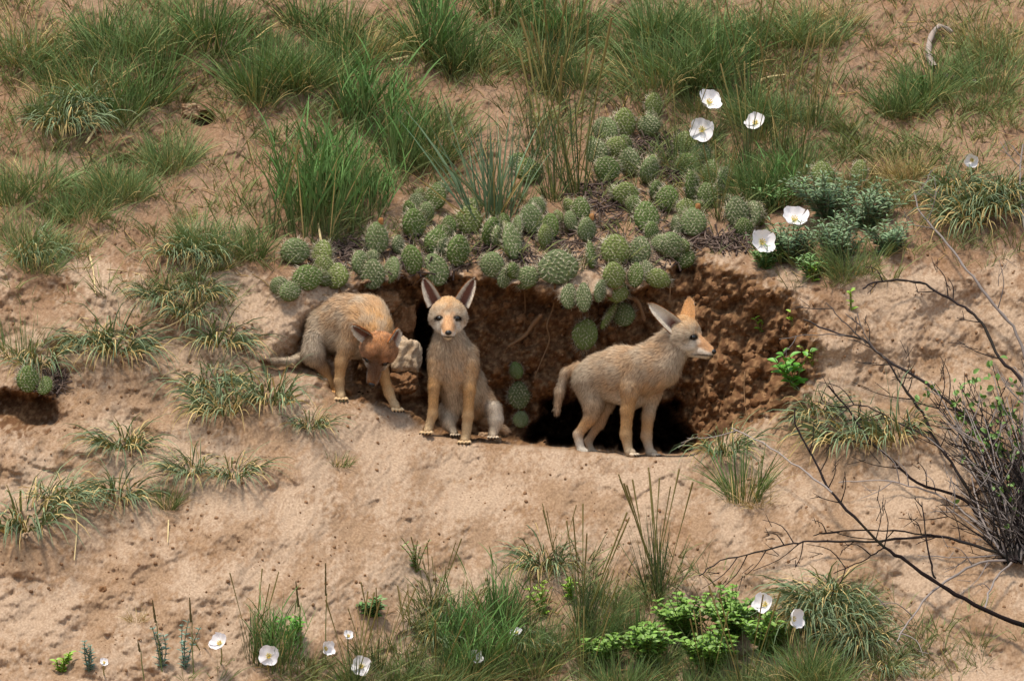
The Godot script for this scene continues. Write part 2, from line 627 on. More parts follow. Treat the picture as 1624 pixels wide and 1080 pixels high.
func coat_of_bones(bones: Array, v: PackedVector3Array, fade := 3.5) -> Dictionary:
	var c := PackedColorArray()
	var hair := PackedFloat32Array()
	var flow := PackedVector3Array()
	for p in v:
		var ds := []
		var dm := 1e9
		for b in bones:
			var a: Vector3 = b[0]
			var ba: Vector3 = b[1] - a
			var t := clampf((p - a).dot(ba) / maxf(ba.length_squared(), 0.0001), 0.0, 1.0)
			var d: float = (p - a - ba * t).length() - lerpf(b[2], b[3], t)
			ds.append(d)
			dm = minf(dm, d)
		var sw := 0.0
		var col := Color(0, 0, 0)
		var hl := 0.0
		var fl := Vector3.ZERO
		for k in bones.size():
			var e: float = ds[k] - dm
			if e > 20.0:
				continue
			var w := exp(-e / fade)
			var b: Array = bones[k]
			col += COAT[b[4]] * w
			hl += b[5] * w
			fl += b[6] * w
			sw += w
		col = col * (1.0 / sw)
		var no := n_coat.get_noise_3dv(p)
		col = col.lerp(COAT.grey, clampf(0.38 + no * 1.7, 0.0, 0.85) * clampf(hl / sw / 8.0 - 0.3, 0.0, 1.0))
		c.append(col)
		hair.append(hl / sw)
		flow.append(fl)
	return {"c": c, "hair": hair, "flow": flow}

func grow_fur(bag: Bag, v: PackedVector3Array, n: PackedVector3Array, idx: PackedInt32Array, coat: Dictionary, density: float) -> void:
	for t in range(0, idx.size(), 3):
		var a := idx[t]
		var b := idx[t + 1]
		var c := idx[t + 2]
		var area := (v[b] - v[a]).cross(v[c] - v[a]).length() * 0.5
		var want := area * density
		var cnt := int(want) + (1 if rng.randf() < want - floorf(want) else 0)
		for q in cnt:
			var r1 := rng.randf()
			var r2 := rng.randf()
			if r1 + r2 > 1.0:
				r1 = 1.0 - r1
				r2 = 1.0 - r2
			var p := v[a] + (v[b] - v[a]) * r1 + (v[c] - v[a]) * r2
			var nn := (n[a] + (n[b] - n[a]) * r1 + (n[c] - n[a]) * r2).normalized()
			var hl: float = coat.hair[a] * rng.randf_range(0.55, 1.25)
			if hl < 0.6:
				continue
			var fl: Vector3 = coat.flow[a]
			fl = (fl - nn * fl.dot(nn)).normalized()
			var cl := Vector3(n_coat.get_noise_3dv(p * 5.0), n_coat.get_noise_3dv(p * 5.0 + Vector3(60, 0, 0)), n_coat.get_noise_3dv(p * 5.0 + Vector3(0, 60, 0)))
			var j := Vector3(rng.randf_range(-1, 1), rng.randf_range(-1, 1), rng.randf_range(-1, 1))
			var d1 := (nn * 0.75 + fl * 0.7 + j * 0.22 + cl * 0.4).normalized()
			var d2 := (nn * 0.22 + fl * 1.0 + j * 0.25 + cl * 0.45).normalized()
			var side := d2.cross(nn).normalized()
			var wd := rng.randf_range(0.32, 0.55)
			var p1 := p + d1 * hl * 0.45
			var p2 := p1 + d2 * hl * 0.6
			var tone := rng.randf_range(0.60, 1.2)
			var col: Color = coat.c[a].lerp(coat.c[b], r1) * tone
			var tipc := col.lerp(COAT.tip, 0.25)
			if hl > 6.0 and rng.randf() < 0.14 + 0.25 * n_coat.get_noise_3dv(p * 1.5 + Vector3(9, 0, 40)):
				tipc = COAT.brown
				col = col.lerp(COAT.brown, 0.35)
			var nm := (nn + d1 * 0.25).normalized()
			var k := bag.v.size()
			bag.vert((p - nn * 0.5 - side * wd) * PX, nm, col)
			bag.vert((p - nn * 0.5 + side * wd) * PX, nm, col)
			bag.vert((p1 - side * wd * 0.8) * PX, nm, col)
			bag.vert((p1 + side * wd * 0.8) * PX, nm, col)
			bag.vert(p2 * PX, nm, tipc)
			bag.tri(k, k + 3, k + 1)
			bag.tri(k, k + 2, k + 3)
			bag.tri(k + 2, k + 4, k + 3)

# a cupped ear; returns points of its back and its hollow side
func ear_sheet(base: Vector3, tip: Vector3, facing: Vector3, hw: float, cup: float, thick: float) -> Dictionary:
	var ax := tip - base
	var side := ax.normalized().cross(facing).normalized()
	var fw := side.cross(ax.normalized()).normalized()
	var v := PackedVector3Array()
	var st := []
	for j in 13:
		var t := j / 12.0
		var w := hw * pow(maxf(1.0 - t, 0.0), 0.58) * (0.80 + 0.42 * t)
		for i in 11:
			var s := i / 5.0 - 1.0
			var dep := cup * (1.0 - s * s) * (1.0 - 0.65 * t) + thick
			v.append(base + ax * t + side * w * s - fw * dep + fw * 1.5 * sin(t * PI))
			st.append(Vector2(s, t))
	var idx := PackedInt32Array()
	for j in 12:
		for i in 10:
			var k := j * 11 + i
			idx.append_array([k, k + 11, k + 12, k, k + 12, k + 1])
	return {"v": v, "i": idx, "st": st, "fw": fw, "ax": ax.normalized()}

func head_bones() -> Array:
	var out := []
	var back := Vector3(0, 0.15, -1)
	for s in [-1.0, 1.0]:
		out.append([Vector3(6.5 * s, 2, -3), Vector3(4 * s, 4, -9), 21.5, 20.0, "grey", 5.0, back, 6.0])
		out.append([Vector3(7 * s, 6, 9), Vector3(9 * s, 1, 12.5), 11.5, 9.0, "grey", 4.0, back, 6.0])
		out.append([Vector3(14.5 * s, -3, 5), Vector3(19 * s, -6, -6), 10.5, 9.5, "pale", 7.0, Vector3(0.6 * s, -0.5, -1), 7.0])
		out.append([Vector3(7.5 * s, -18, 14), Vector3(11 * s, -17, 0), 9.0, 9.5, "pale", 5.0, Vector3(0.4 * s, -0.6, -1), 7.0])
		out.append([Vector3(5.0 * s, -26, 30), Vector3(4.2 * s, -29, 42), 5.8, 4.8, "white", 2.0, back, 4.0])
	out.append([Vector3(0, 13, -3), Vector3(0, 12, 3), 16.5, 14.0, "tan", 5.0, back, 7.0])
	out.append([Vector3(0, -9, 16), Vector3(0, -24, 44), 12.6, 6.2, "tan", 3.0, back, 6.0])
	out.append([Vector3(0, -24, 8), Vector3(0, -32.5, 37), 10.0, 4.4, "white", 3.0, Vector3(0, -0.4, -1), 4.0])
	return out

# colours of the face, in the head's own axes (x across, y up, z to the nose)
func face_coat(p: Vector3, base: Color, ruddy: float) -> Color:
	var ax := absf(p.x)
	var n1 := n_coat.get_noise_3dv(p * 3.0)
	var col: Color = COAT.grey.lerp(base, 0.2)
	col = col.lerp(COAT.tan, clampf(smoothstep(2.0, 30.0, p.y + n1 * 8.0) * 0.9, 0.0, 1.0))
	col = col.lerp(COAT.brown, 0.3 * smoothstep(0.0, 0.4, n1) * smoothstep(30.0, 10.0, p.z))
	col = col.lerp(COAT.orange, ruddy * smoothstep(-14.0, 0.0, p.y) * 0.75)
	# muzzle: rusty on top, white below
	var mz := smoothstep(17.0, 28.0, p.z + n1 * 4.0)
	col = col.lerp(COAT.orange.lerp(COAT.tan, 0.45), mz * (0.7 + 0.2 * ruddy))
	var lip := -13.0 - (p.z - 12.0) * 0.36
	var white := smoothstep(3.0, -4.0, p.y - lip + n1 * 4.0) * smoothstep(-6.0, 6.0, p.z)
	col = col.lerp(COAT.white, white * 0.95)
	col = col.lerp(COAT.white, smoothstep(9.0, 15.0, ax) * smoothstep(-6.0, -14.0, p.y + n1 * 5.0) * 0.75)
	# pale spot over and under the eye, dark rims
	var e := Vector3(ax - 14.0, p.y + 3.5, p.z - 21.0)
	col = col.lerp(COAT.white, smoothstep(11.0, 6.0, Vector3(e.x, (e.y + 5.0) * 0.9, e.z * 0.6).length()) * 0.5)
	col = col.lerp(COAT.dark, smoothstep(6.6, 5.2, Vector3(e.x * 0.74, e.y * 1.15, e.z * 0.6).length()))
	# mouth
	var mo := -31.5 + (42.0 - p.z) * 0.06
	col = col.lerp(COAT.dark, smoothstep(1.7, 0.6, absf(p.y - mo)) * smoothstep(12.0, 20.0, p.z) * 0.9)
	# dark brow line of the ruddy pup
	col = col.lerp(COAT.brown, ruddy * smoothstep(11.0, 3.0, ax + n1 * 5.0) * smoothstep(-28.0, -12.0, p.y) * smoothstep(20.0, 0.0, p.y) * 0.9)
	col = col.lerp(COAT.brown, ruddy * 0.6 * mz)
	col = col.lerp(COAT.brown, ruddy * clampf(0.3 + n1 * 0.9, 0.0, 0.6))
	return col

# pup: body bones in pup axes, the head's frame, and the ears in the pup's axes
func make_pup(where: Vector3, bones: Array, head: Transform3D, ears: Array, ruddy: float, label: String) -> Node3D:
	var root := thing("coyote_pup", where, label, "coyote pup", "coyote pups at the den")
	var sk := Bag.new()
	var fur := Bag.new()
	var toes := bones.filter(func(q): return q[7] < 0.9)
	bones = bones.filter(func(q): return q[7] >= 0.9)
	for q in bones:                                       # leave room for the coat
		q[2] -= q[5] * 0.26
		q[3] -= q[5] * 0.26
	var body := skin_of(bones, 2.4)
	var bv: PackedVector3Array = body.v
	var bn := face_normals(bv, body.i)
	var coat := coat_of_bones(bones, bv)
	for k in bv.size():
		sk.vert(bv[k] * PX, bn[k], coat.c[k] * 0.8)
	sk.i.append_array(body.i)
	grow_fur(fur, bv, bn, body.i, coat, 0.62)
	# toes and claws, on a finer grid
	for g in toes.size() / 8:
		var tb := toes.slice(g * 8, g * 8 + 8)
		var ts := skin_of(tb, 1.0)
		var tv: PackedVector3Array = ts.v
		var tn := face_normals(tv, ts.i)
		var tc := coat_of_bones(tb, tv, 0.5)
		var t0 := sk.v.size()
		for k in tv.size():
			sk.vert(tv[k] * PX, tn[k], tc.c[k])
		for t in ts.i:
			sk.i.append(t + t0)
	# head
	var hb := head_bones()
	var hd := skin_of(hb, 1.7)
	var hv: PackedVector3Array = hd.v
	var hc := coat_of_bones(hb, hv)
	var first := sk.v.size()
	var hw := PackedVector3Array()
	for k in hv.size():
		hc.c[k] = face_coat(hv[k], hc.c[k], ruddy)
		var p := hv[k]
		var e := Vector3(absf(p.x) - 14.0, p.y + 3.5, p.z - 21.0)
		if e.length() < 6.5 or (p - Vector3(0, -25, 49)).length() < 6.0:
			hc.hair[k] = 0.0
		hc.flow[k] = head.basis * hc.flow[k]
		hw.append(head * p)
	var hn := face_normals(hw, hd.i)
	for k in hw.size():
		sk.vert(hw[k] * PX, hn[k], hc.c[k] * 0.85)
	for t in hd.i:
		sk.i.append(t + first)
	grow_fur(fur, hw, hn, hd.i, hc, 1.0)
	part("body", sk.mesh(), M.skin, root)
	var fo := part("fur", fur.mesh(), M.fur, root)
	fo.set_meta("kind", "stuff")
	for ed in ears:
		var back := ear_sheet(ed[0], ed[1], ed[2], 17.2, 10.0, 1.6)
		var hol := ear_sheet(ed[0], ed[1], ed[2], 16.3, 9.0, 0.0)
		var out := [back, hol]
		var eo: MeshInstance3D
		for w in 2:
			var sh: Dictionary = out[w]
			var v: PackedVector3Array = sh.v
			var n := face_normals(v, sh.i)
			var c := PackedColorArray()
			var hair := PackedFloat32Array()
			var flow := PackedVector3Array()
			for k in v.size():
				var fwd: Vector3 = sh.fw
				n[k] = (n[k] if (n[k].dot(fwd) > 0.0) == (w == 1) else -n[k])
				var s: Vector2 = sh.st[k]
				if w == 0:
					c.append(COAT.tan.lerp(COAT.orange, 0.35 + 0.5 * ruddy).lerp(COAT.brown, smoothstep(0.75, 1.0, s.y) * 0.5))
					hair.append(3.2)
				else:
					var edge := smoothstep(0.35, 0.85, absf(s.x))
					var deep: float = 1.0 - edge
					if ed.size() > 3:                # the pale lined ear of the standing pup
						deep *= smoothstep(0.5, 0.15, s.y)
					c.append(COAT.white.lerp(COAT.pink, deep))
					hair.append(lerpf(1.6, 5.0, edge))
				flow.append(sh.ax)
			var eb := Bag.new()
			for k in v.size():
				eb.vert(v[k] * PX, n[k], c[k])
			eb.i.append_array(sh.i)
			grow_fur(eb, v, n, sh.i, {"c": c, "hair": hair, "flow": flow}, 0.9)
			if w == 0:
				eo = part("ear", eb.mesh(), M.fur, root)
			else:
				part("inner_ear", eb.mesh(), M.fur, eo)
	for s in [-1.0, 1.0]:
		var em := SphereMesh.new()
		em.radius = 5.0 * PX
		em.height = 9.0 * PX
		em.radial_segments = 20
		em.rings = 12
		var eye := part("eye", em, M.eye, root)
		eye.transform = Transform3D(head.basis, head * Vector3(13.6 * s, -3.5, 18.6) * PX)
	var nm := SphereMesh.new()
	nm.radius = 5.4 * PX
	nm.height = 8.6 * PX
	var nose := part("nose", nm, M.nose, root)
	nose.transform = Transform3D(head.basis * Basis.from_scale(Vector3(1.0, 1.0, 0.8)), head * Vector3(0, -25.5, 49) * PX)
	return root

# a bone from picture-plane numbers: across, down, towards the viewer
func bone(o: Vector2, a: Array, b: Array, ra: float, rb: float, coat: String, hair: float, flow: Vector3, k := 9.0) -> Array:
	return [Vector3(a[0] - o.x, o.y - a[1], a[2]), Vector3(b[0] - o.x, o.y - b[1], b[2]), ra, rb, coat, hair, flow, k]

func paw(out: Array, o: Vector2, at: Array, dir: Vector3, coat: String, size := 1.0) -> void:
	var c := Vector3(at[0] - o.x, o.y - at[1], at[2])
	dir = dir.normalized()
	var side := dir.cross(Vector3.UP).normalized()
	out.append([c - dir * 2.0 + Vector3(0, 1, 0), c + dir * 3.0 * size, 8.0 * size, 6.6 * size, coat, 1.6, dir, 4.0])
	for t in 4:
		var s := (t - 1.5)
		var root := c + side * s * 5.0 * size + dir * 4.5 * size - Vector3(0, 2.0, 0)
		var ln := 6.4 - absf(s) * 1.4
		var tip := root + (dir + side * s * 0.12).normalized() * ln * size - Vector3(0, 0.6, 0)
		out.append([root, tip, 2.9 * size, 2.7 * size, coat, 0.5, dir, 0.5])
		out.append([tip + dir * 2.2 - Vector3(0, 0.4, 0), tip + dir * 5.2 - Vector3(0, 2.0, 0), 1.5, 0.8, "dark", 0.0, dir, 0.5])

func build_pups() -> void:
	n_coat.frequency = 0.035
	n_coat.seed = 31
	n_coat.fractal_octaves = 3
	COAT = {
		"buff": lin(0.80, 0.66, 0.515), "grey": lin(0.745, 0.675, 0.585), "tan": lin(0.80, 0.62, 0.41),
		"orange": lin(0.74, 0.47, 0.27), "white": lin(0.89, 0.85, 0.79), "pale": lin(0.80, 0.73, 0.64),
		"dark": lin(0.07, 0.05, 0.045), "brown": lin(0.36, 0.23, 0.15), "pink": lin(0.44, 0.28, 0.24),
		"cream": lin(0.80, 0.69, 0.54), "tip": lin(0.93, 0.87, 0.78),
	}
	var dn := Vector3(0, -1, 0)
	# -- the pup standing at the burrow, looking along the slope
	var o := Vector2(980, 722)
	var bk := Vector3(-0.85, -0.45, -0.4)
	var s3 := [
		bone(o, [934, 600, -38], [952, 594, -28], 24.0, 30.0, "buff", 9.0, bk, 14.0),
		bone(o, [952, 594, -28], [985, 590, -8], 30.0, 36.0, "grey", 10.0, bk, 14.0),
		bone(o, [985, 588, -8], [1026, 586, 14], 37.0, 36.0, "buff", 10.0, bk, 14.0),
		bone(o, [1026, 590, 14], [1052, 588, 20], 33.0, 26.0, "buff", 10.0, bk, 12.0),
		bone(o, [1036, 572, 14], [1070, 540, 16], 30.0, 24.0, "buff", 10.0, Vector3(-0.7, -0.7, -0.2), 12.0),
		bone(o, [1056, 585, 26], [1078, 553, 22], 22.0, 18.0, "pale", 9.0, Vector3(-0.4, -0.9, 0), 12.0),
		bone(o, [1006, 628, 4], [968, 618, -18], 20.0, 18.0, "pale", 8.0, bk, 12.0),
		# shoulders and front legs
		bone(o, [1010, 582, 32], [1000, 618, 38], 18.0, 15.0, "buff", 8.0, dn, 12.0),
		bone(o, [1000, 616, 38], [995, 652, 38], 14.0, 10.5, "tan", 5.0, dn, 8.0),
		bone(o, [995, 652, 38], [993, 690, 38], 10.0, 9.4, "tan", 3.0, dn, 6.0),
		bone(o, [993, 690, 38], [997, 714, 40], 9.0, 7.2, "cream", 2.5, dn, 5.0),
		bone(o, [1044, 592, -2], [1036, 624, -2], 18.0, 15.0, "buff", 7.0, dn, 10.0),
		bone(o, [1036, 624, -2], [1029, 660, -2], 13.0, 10.0, "grey", 5.0, dn, 8.0),
		bone(o, [1029, 660, -2], [1026, 692, -2], 9.6, 9.0, "tan", 3.0, dn, 6.0),
		bone(o, [1026, 692, -2], [1031, 716, 0], 8.6, 7.0, "pale", 2.5, dn, 5.0),
		# hind legs
		bone(o, [932, 606, -22], [942, 644, -16], 24.0, 16.0, "grey", 8.0, Vector3(-0.3, -1, 0), 12.0),
		bone(o, [942, 644, -16], [938, 662, -16], 15.0, 11.0, "buff", 6.0, dn, 8.0),
		bone(o, [938, 662, -16], [917, 690, -20], 10.5, 7.6, "tan", 4.0, dn, 6.0),
		bone(o, [917, 690, -20], [922, 716, -16], 7.8, 7.0, "white", 2.5, dn, 4.0),
		bone(o, [950, 610, -52], [962, 642, -48], 21.0, 13.0, "grey", 7.0, dn, 12.0),
		bone(o, [962, 642, -48], [952, 672, -50], 12.0, 9.0, "buff", 5.0, dn, 8.0),
		bone(o, [952, 672, -50], [934, 700, -54], 8.0, 6.4, "buff", 3.0, dn, 5.0),
		bone(o, [934, 700, -54], [938, 718, -50], 6.4, 6.0, "pale", 2.0, dn, 4.0),
		# tail
		bone(o, [916, 582, -44], [897, 592, -46], 8.5, 7.5, "buff", 6.5, Vector3(-0.7, -0.7, 0), 7.0),
		bone(o, [897, 592, -46], [888, 622, -44], 7.2, 7.4, "pale", 7.0, dn, 6.0),
		bone(o, [888, 622, -44], [884, 652, -42], 7.4, 5.2, "buff", 7.5, dn, 6.0),
		bone(o, [884, 652, -42], [883, 663, -42], 4.5, 2.2, "brown", 7.5, dn, 5.0),
	]
	paw(s3, o, [1001, 719, 42], Vector3(0.86, 0, 0.5), "pale")
	paw(s3, o, [1035, 720, 2], Vector3(0.9, 0, 0.4), "pale")
	paw(s3, o, [926, 718, -14], Vector3(0.9, 0, 0.4), "white")
	paw(s3, o, [942, 720, -48], Vector3(0.9, 0, 0.4), "pale")
	var fy := 0.40
	var f3 := Vector3(cos(fy), -0.03, sin(fy)).normalized()
	var x3 := Vector3.UP.cross(f3).normalized()
	var h3 := Transform3D(Basis(x3, f3.cross(x3), f3).scaled(Vector3.ONE * 1.0), Vector3(1088 - o.x, o.y - 531, 22))
	var e3 := [
		[h3 * Vector3(-24, 10, -4), Vector3(1028 - o.x, o.y - 481, 52), Vector3(0.3, -0.1, 0.95), 1],
		[h3 * Vector3(15, 20, -4), Vector3(1096 - o.x, o.y - 472, 0), Vector3(0.5, 0.05, -0.85)],
	]
	make_pup(Vector3(0.2545, -0.2757, -0.075), s3, h3, e3, 0.0, "buff coyote pup standing on all fours at the burrow mouth in profile")
	# -- the pup sitting up and facing the viewer
	o = Vector2(715, 696)
	var bd := Vector3(0.25, -1, 0)
	var s2 := [
		bone(o, [711, 522, 12], [714, 552, 8], 23.0, 28.0, "grey", 9.0, bd, 10.0),
		bone(o, [714, 552, 8], [717, 578, 4], 30.0, 32.0, "buff", 10.0, bd, 12.0),
		bone(o, [696, 562, 10], [694, 580, 12], 17.0, 14.0, "pale", 8.0, dn, 10.0),
		bone(o, [740, 562, 8], [744, 582, 12], 20.0, 15.0, "buff", 8.0, dn, 10.0),
		bone(o, [720, 582, -2], [732, 612, -24], 32.0, 36.0, "grey", 10.0, bd, 14.0),
		bone(o, [734, 606, -26], [750, 636, -48], 32.0, 28.0, "buff", 9.0, bd, 14.0),
		bone(o, [716, 600, 4], [722, 640, -10], 20.0, 16.0, "pale", 8.0, dn, 12.0),
		# front legs
		bone(o, [691, 574, 16], [688, 612, 24], 12.5, 9.2, "tan", 5.0, dn, 8.0),
		bone(o, [688, 612, 24], [686, 655, 26], 9.0, 8.2, "tan", 3.0, dn, 6.0),
		bone(o, [686, 655, 26], [680, 674, 28], 8.2, 7.4, "cream", 2.5, dn, 5.0),
		bone(o, [745, 576, 16], [744, 616, 26], 13.0, 10.0, "tan", 5.0, dn, 8.0),
		bone(o, [744, 616, 26], [742, 658, 30], 9.6, 8.8, "tan", 3.0, dn, 6.0),
		bone(o, [742, 658, 30], [739, 690, 32], 8.8, 7.8, "cream", 2.5, dn, 5.0),
		# hind legs folded
		bone(o, [764, 632, -40], [783, 650, -12], 20.0, 13.0, "buff", 7.0, dn, 10.0),
		bone(o, [783, 646, -8], [786, 664, -4], 12.0, 12.5, "white", 5.0, dn, 8.0),
		bone(o, [786, 668, -4], [782, 686, 2], 11.0, 8.0, "pale", 3.0, dn, 6.0),
		bone(o, [712, 650, -20], [710, 668, 0], 18.0, 12.0, "pale", 6.0, dn, 8.0),
		bone(o, [710, 668, 0], [718, 682, 8], 10.0, 7.0, "pale", 3.0, dn, 6.0),
		# tail lying behind
		bone(o, [764, 664, -60], [800, 682, -70], 9.0, 7.0, "buff", 8.0, Vector3(1, -0.2, 0), 6.0),
	]
	paw(s2, o, [678, 682, 31], Vector3(-0.35, -0.05, 1), "cream", 1.05)
	paw(s2, o, [737, 697, 35], Vector3(-0.1, -0.05, 1), "cream", 1.05)
	paw(s2, o, [781, 690, 6], Vector3(0.1, 0, 1), "pale", 0.9)
	paw(s2, o, [720, 686, 12], Vector3(0.3, 0, 1), "grey", 0.8)
	var h2 := Transform3D(Basis.from_euler(Vector3(0.03, 0.02, -0.01)).scaled(Vector3.ONE * 0.99), Vector3(710.5 - o.x, o.y - 499, 26))
	var e2 := [
		[h2 * Vector3(-21, 18, -5), Vector3(671 - o.x, o.y - 439, 22), Vector3(-0.1, -0.05, 1)],
		[h2 * Vector3(21, 18, -5), Vector3(752 - o.x, o.y - 439, 22), Vector3(0.1, -0.05, 1)],
	]
	make_pup(Vector3(-0.147, -0.2395, -0.068), s2, h2, e2, 0.0, "coyote pup sitting upright with big ears, staring straight out")
	# -- the pup sitting with its head down
	o = Vector2(545, 636)
	var br := Vector3(-0.8, -0.6, -0.1)
	var s1 := [
		bone(o, [503, 545, -26], [520, 522, -18], 26.0, 34.0, "grey", 9.0, br, 14.0),
		bone(o, [520, 522, -18], [548, 506, -6], 34.0, 37.0, "buff", 10.0, br, 14.0),
		bone(o, [548, 506, -6], [580, 503, 8], 37.0, 34.0, "buff", 10.0, br, 14.0),
		bone(o, [580, 505, 10], [596, 522, 24], 33.0, 26.0, "tan", 9.0, Vector3(0.1, 0.9, -0.5), 12.0),
		bone(o, [590, 516, 22], [600, 546, 36], 26.0, 20.0, "tan", 8.0, Vector3(0, 0.9, 0.2), 12.0),
		bone(o, [534, 536, 0], [566, 545, 8], 24.0, 24.0, "grey", 8.0, br, 12.0),
		# haunch and hind leg
		bone(o, [496, 538, 14], [495, 562, 22], 16.0, 19.0, "pale", 7.0, Vector3(-0.2, -1, 0), 10.0),
		bone(o, [499, 566, 22], [512, 586, 20], 15.5, 10.0, "brown", 5.0, dn, 8.0),
		bone(o, [512, 586, 20], [526, 612, 18], 9.0, 6.5, "tan", 3.0, dn, 6.0),
		# front legs
		bone(o, [558, 522, 24], [548, 548, 28], 19.0, 14.0, "buff", 8.0, dn, 12.0),
		bone(o, [548, 548, 28], [540, 576, 32], 12.5, 10.0, "tan", 5.0, dn, 8.0),
		bone(o, [540, 576, 32], [537, 606, 34], 9.4, 8.4, "tan", 3.0, dn, 6.0),
		bone(o, [537, 606, 34], [539, 624, 36], 8.6, 7.6, "cream", 2.5, dn, 5.0),
		bone(o, [600, 548, 14], [606, 590, 22], 14.0, 10.0, "tan", 5.0, dn, 8.0),
		bone(o, [606, 590, 22], [616, 622, 28], 9.5, 8.2, "tan", 3.0, dn, 6.0),
		bone(o, [616, 622, 28], [624, 641, 32], 8.0, 7.2, "cream", 2.5, dn, 5.0),
		# tail laid along the ground
		bone(o, [484, 564, -6], [462, 574, 34], 8.8, 7.4, "grey", 5.0, Vector3(-1, 0, 0), 6.0),
		bone(o, [462, 574, 34], [436, 574, 66], 7.2, 6.4, "grey", 4.5, Vector3(-1, 0, 0), 5.0),
		bone(o, [436, 574, 66], [414, 573, 84], 6.2, 4.2, "brown", 4.5, Vector3(-1, 0, 0), 5.0),
	]
	paw(s1, o, [540, 630, 39], Vector3(0.1, -0.1, 1), "cream", 1.05)
	paw(s1, o, [627, 645, 35], Vector3(0.5, -0.35, 0.9), "cream", 1.0)
	paw(s1, o, [530, 618, 16], Vector3(0.4, -0.3, 0.9), "tan", 0.9)
	var h1 := Transform3D(Basis(Vector3(0, 0, 1), -0.20) * Basis(Vector3(1, 0, 0), 1.02).scaled(Vector3.ONE * 0.99), Vector3(600 - o.x, o.y - 556, 48))
	var e1 := [
		[h1 * Vector3(-21, 20, -4), Vector3(558 - o.x, o.y - 517, 66), Vector3(-0.55, -0.35, 0.75)],
		[h1 * Vector3(22, 20, -4), Vector3(633 - o.x, o.y - 522, 60), Vector3(0.75, -0.3, 0.6)],
	]
	make_pup(Vector3(-0.4045, -0.1455, -0.075), s1, h1, e1, 1.0, "coyote pup sitting hunched with its ruddy head lowered to the ground")

# ---- prickly pear --------------------------------------------------------------
const PAD_W := 0.03              # half width of a pad mesh before scaling; its height is 0.07
var pad_meshes := []
var spine_meshes := []

# outline of a pad: half width at height t (0 foot, 1 top)
func pad_half(t: float) -> float:
	return pow(maxf(sin(PI * pow(t, 0.82)), 0.0), 0.62) * (0.86 + 0.2 * t)

func pad_point(t: float, an: float, puff: float) -> Vector3:
	var hw := pad_half(t)
	return Vector3(cos(an) * hw * PAD_W, t * 0.07, sin(an) * puff * 0.0135 * pow(hw, 0.75))

func make_pad_meshes() -> void:
	var greens := [lin(0.41, 0.49, 0.26), lin(0.45, 0.51, 0.33), lin(0.38, 0.45, 0.24), lin(0.49, 0.54, 0.30), lin(0.43, 0.48, 0.32)]
	for var_no in 5:
		var r := RandomNumberGenerator.new()
		r.seed = 500 + var_no
		var b := Bag.new()
		var green: Color = greens[var_no] * 0.9
		var wart: Color = green.lerp(lin(0.70, 0.70, 0.52), 0.7)
		var rows := 34
		var segs := 56
		var puff := r.randf_range(0.8, 1.15)
		for j in rows + 1:
			for i in segs:
				var t := clampf(float(j) / rows, 0.004, 0.996)
				var an := TAU * i / segs
				var p := pad_point(t, an, puff)
				# warts in diagonal rows
				var q := Vector2(p.x / 0.0078, p.y / 0.0068)
				var row := roundf(q.y)
				var sh := 0.5 if int(row) % 2 != 0 else 0.0
				var cl := roundf(q.x - sh)
				var jx := sin(row * 12.9 + cl * 78.2 + var_no) * 0.17
				var jy := sin(row * 39.3 + cl * 11.1 + var_no * 2.0) * 0.17
				var dq := Vector2(q.x - sh - cl - jx, q.y - row - jy).length()
				var hum := exp(-dq * dq * 9.0)
				var out := Vector3(cos(an) * 0.5, 0.15, sin(an) * 1.5).normalized()
				b.vert(p + out * hum * 0.0026, out, green.lerp(wart, smoothstep(0.6, 1.0, hum) * (0.6 + 0.4 * sin(row * 5.1 + cl * 3.7))))
		for j in rows:
			for i in segs:
				var i2 := (i + 1) % segs
				b.quad(j * segs + i, (j + 1) * segs + i, (j + 1) * segs + i2, j * segs + i2)
		b.n = face_normals(b.v, b.i)
		pad_meshes.append(b.mesh())
		# spines: a spray from each wart
		var s := Bag.new()
		var pale := lin(0.86, 0.83, 0.72)
		var grey := lin(0.70, 0.66, 0.58)
		for row in range(1, 11):
			for cc in range(-5, 6):
				var x := (cc + (0.5 if row % 2 != 0 else 0.0)) * 0.0078
				var t := row * 0.0068 / 0.07
				if t > 0.97:
					continue
				var hw := pad_half(t) * PAD_W
				if absf(x) > hw * 1.02:
					continue
				for face in [-1.0, 1.0]:
					var an: float = acos(clampf(x / hw, -1.0, 1.0)) * face
					var p := pad_point(t, an, puff)
					var nn := Vector3(cos(an) * 0.6, (t - 0.45) * 0.7, sin(an) * 1.2).normalized()
					spray(s, p + nn * 0.002, nn, 4, 0.006, 0.013, pale, grey, r)
		for k in 22:                                  # along the rim
			var t := 0.25 + 0.74 * (k / 22.0)
			for sd in [0.0, PI]:
				var p := pad_point(t, sd, puff)
				var nn := Vector3(cos(sd) * (1.0 - t * 0.6), (t - 0.3) * 1.6, r.randf_range(-0.3, 0.3)).normalized()
				spray(s, p, nn, 3, 0.008, 0.018, pale, grey, r)
		spine_meshes.append(s.mesh())

func spray(s: Bag, p: Vector3, nn: Vector3, cnt: int, l0: float, l1: float, ca: Color, cb: Color, r: RandomNumberGenerator) -> void:
	for k in cnt:
		var d := (nn + Vector3(r.randf_range(-1, 1), r.randf_range(-1.2, 0.8), r.randf_range(-1, 1)) * 0.75).normalized()
		var side := d.cross(Vector3(r.randf_range(-1, 1), r.randf_range(-1, 1), r.randf_range(-1, 1))).normalized() * 0.0005
		var c := ca.lerp(cb, r.randf())
		var k0 := s.v.size()
		if d.cross(side).dot(nn) < 0.0:
			side = -side
		s.vert(p - side, nn, c)
		s.vert(p + side, nn, c)
		s.vert(p + d * r.randf_range(l0, l1), nn, c)
		s.tri(k0, k0 + 1, k0 + 2)

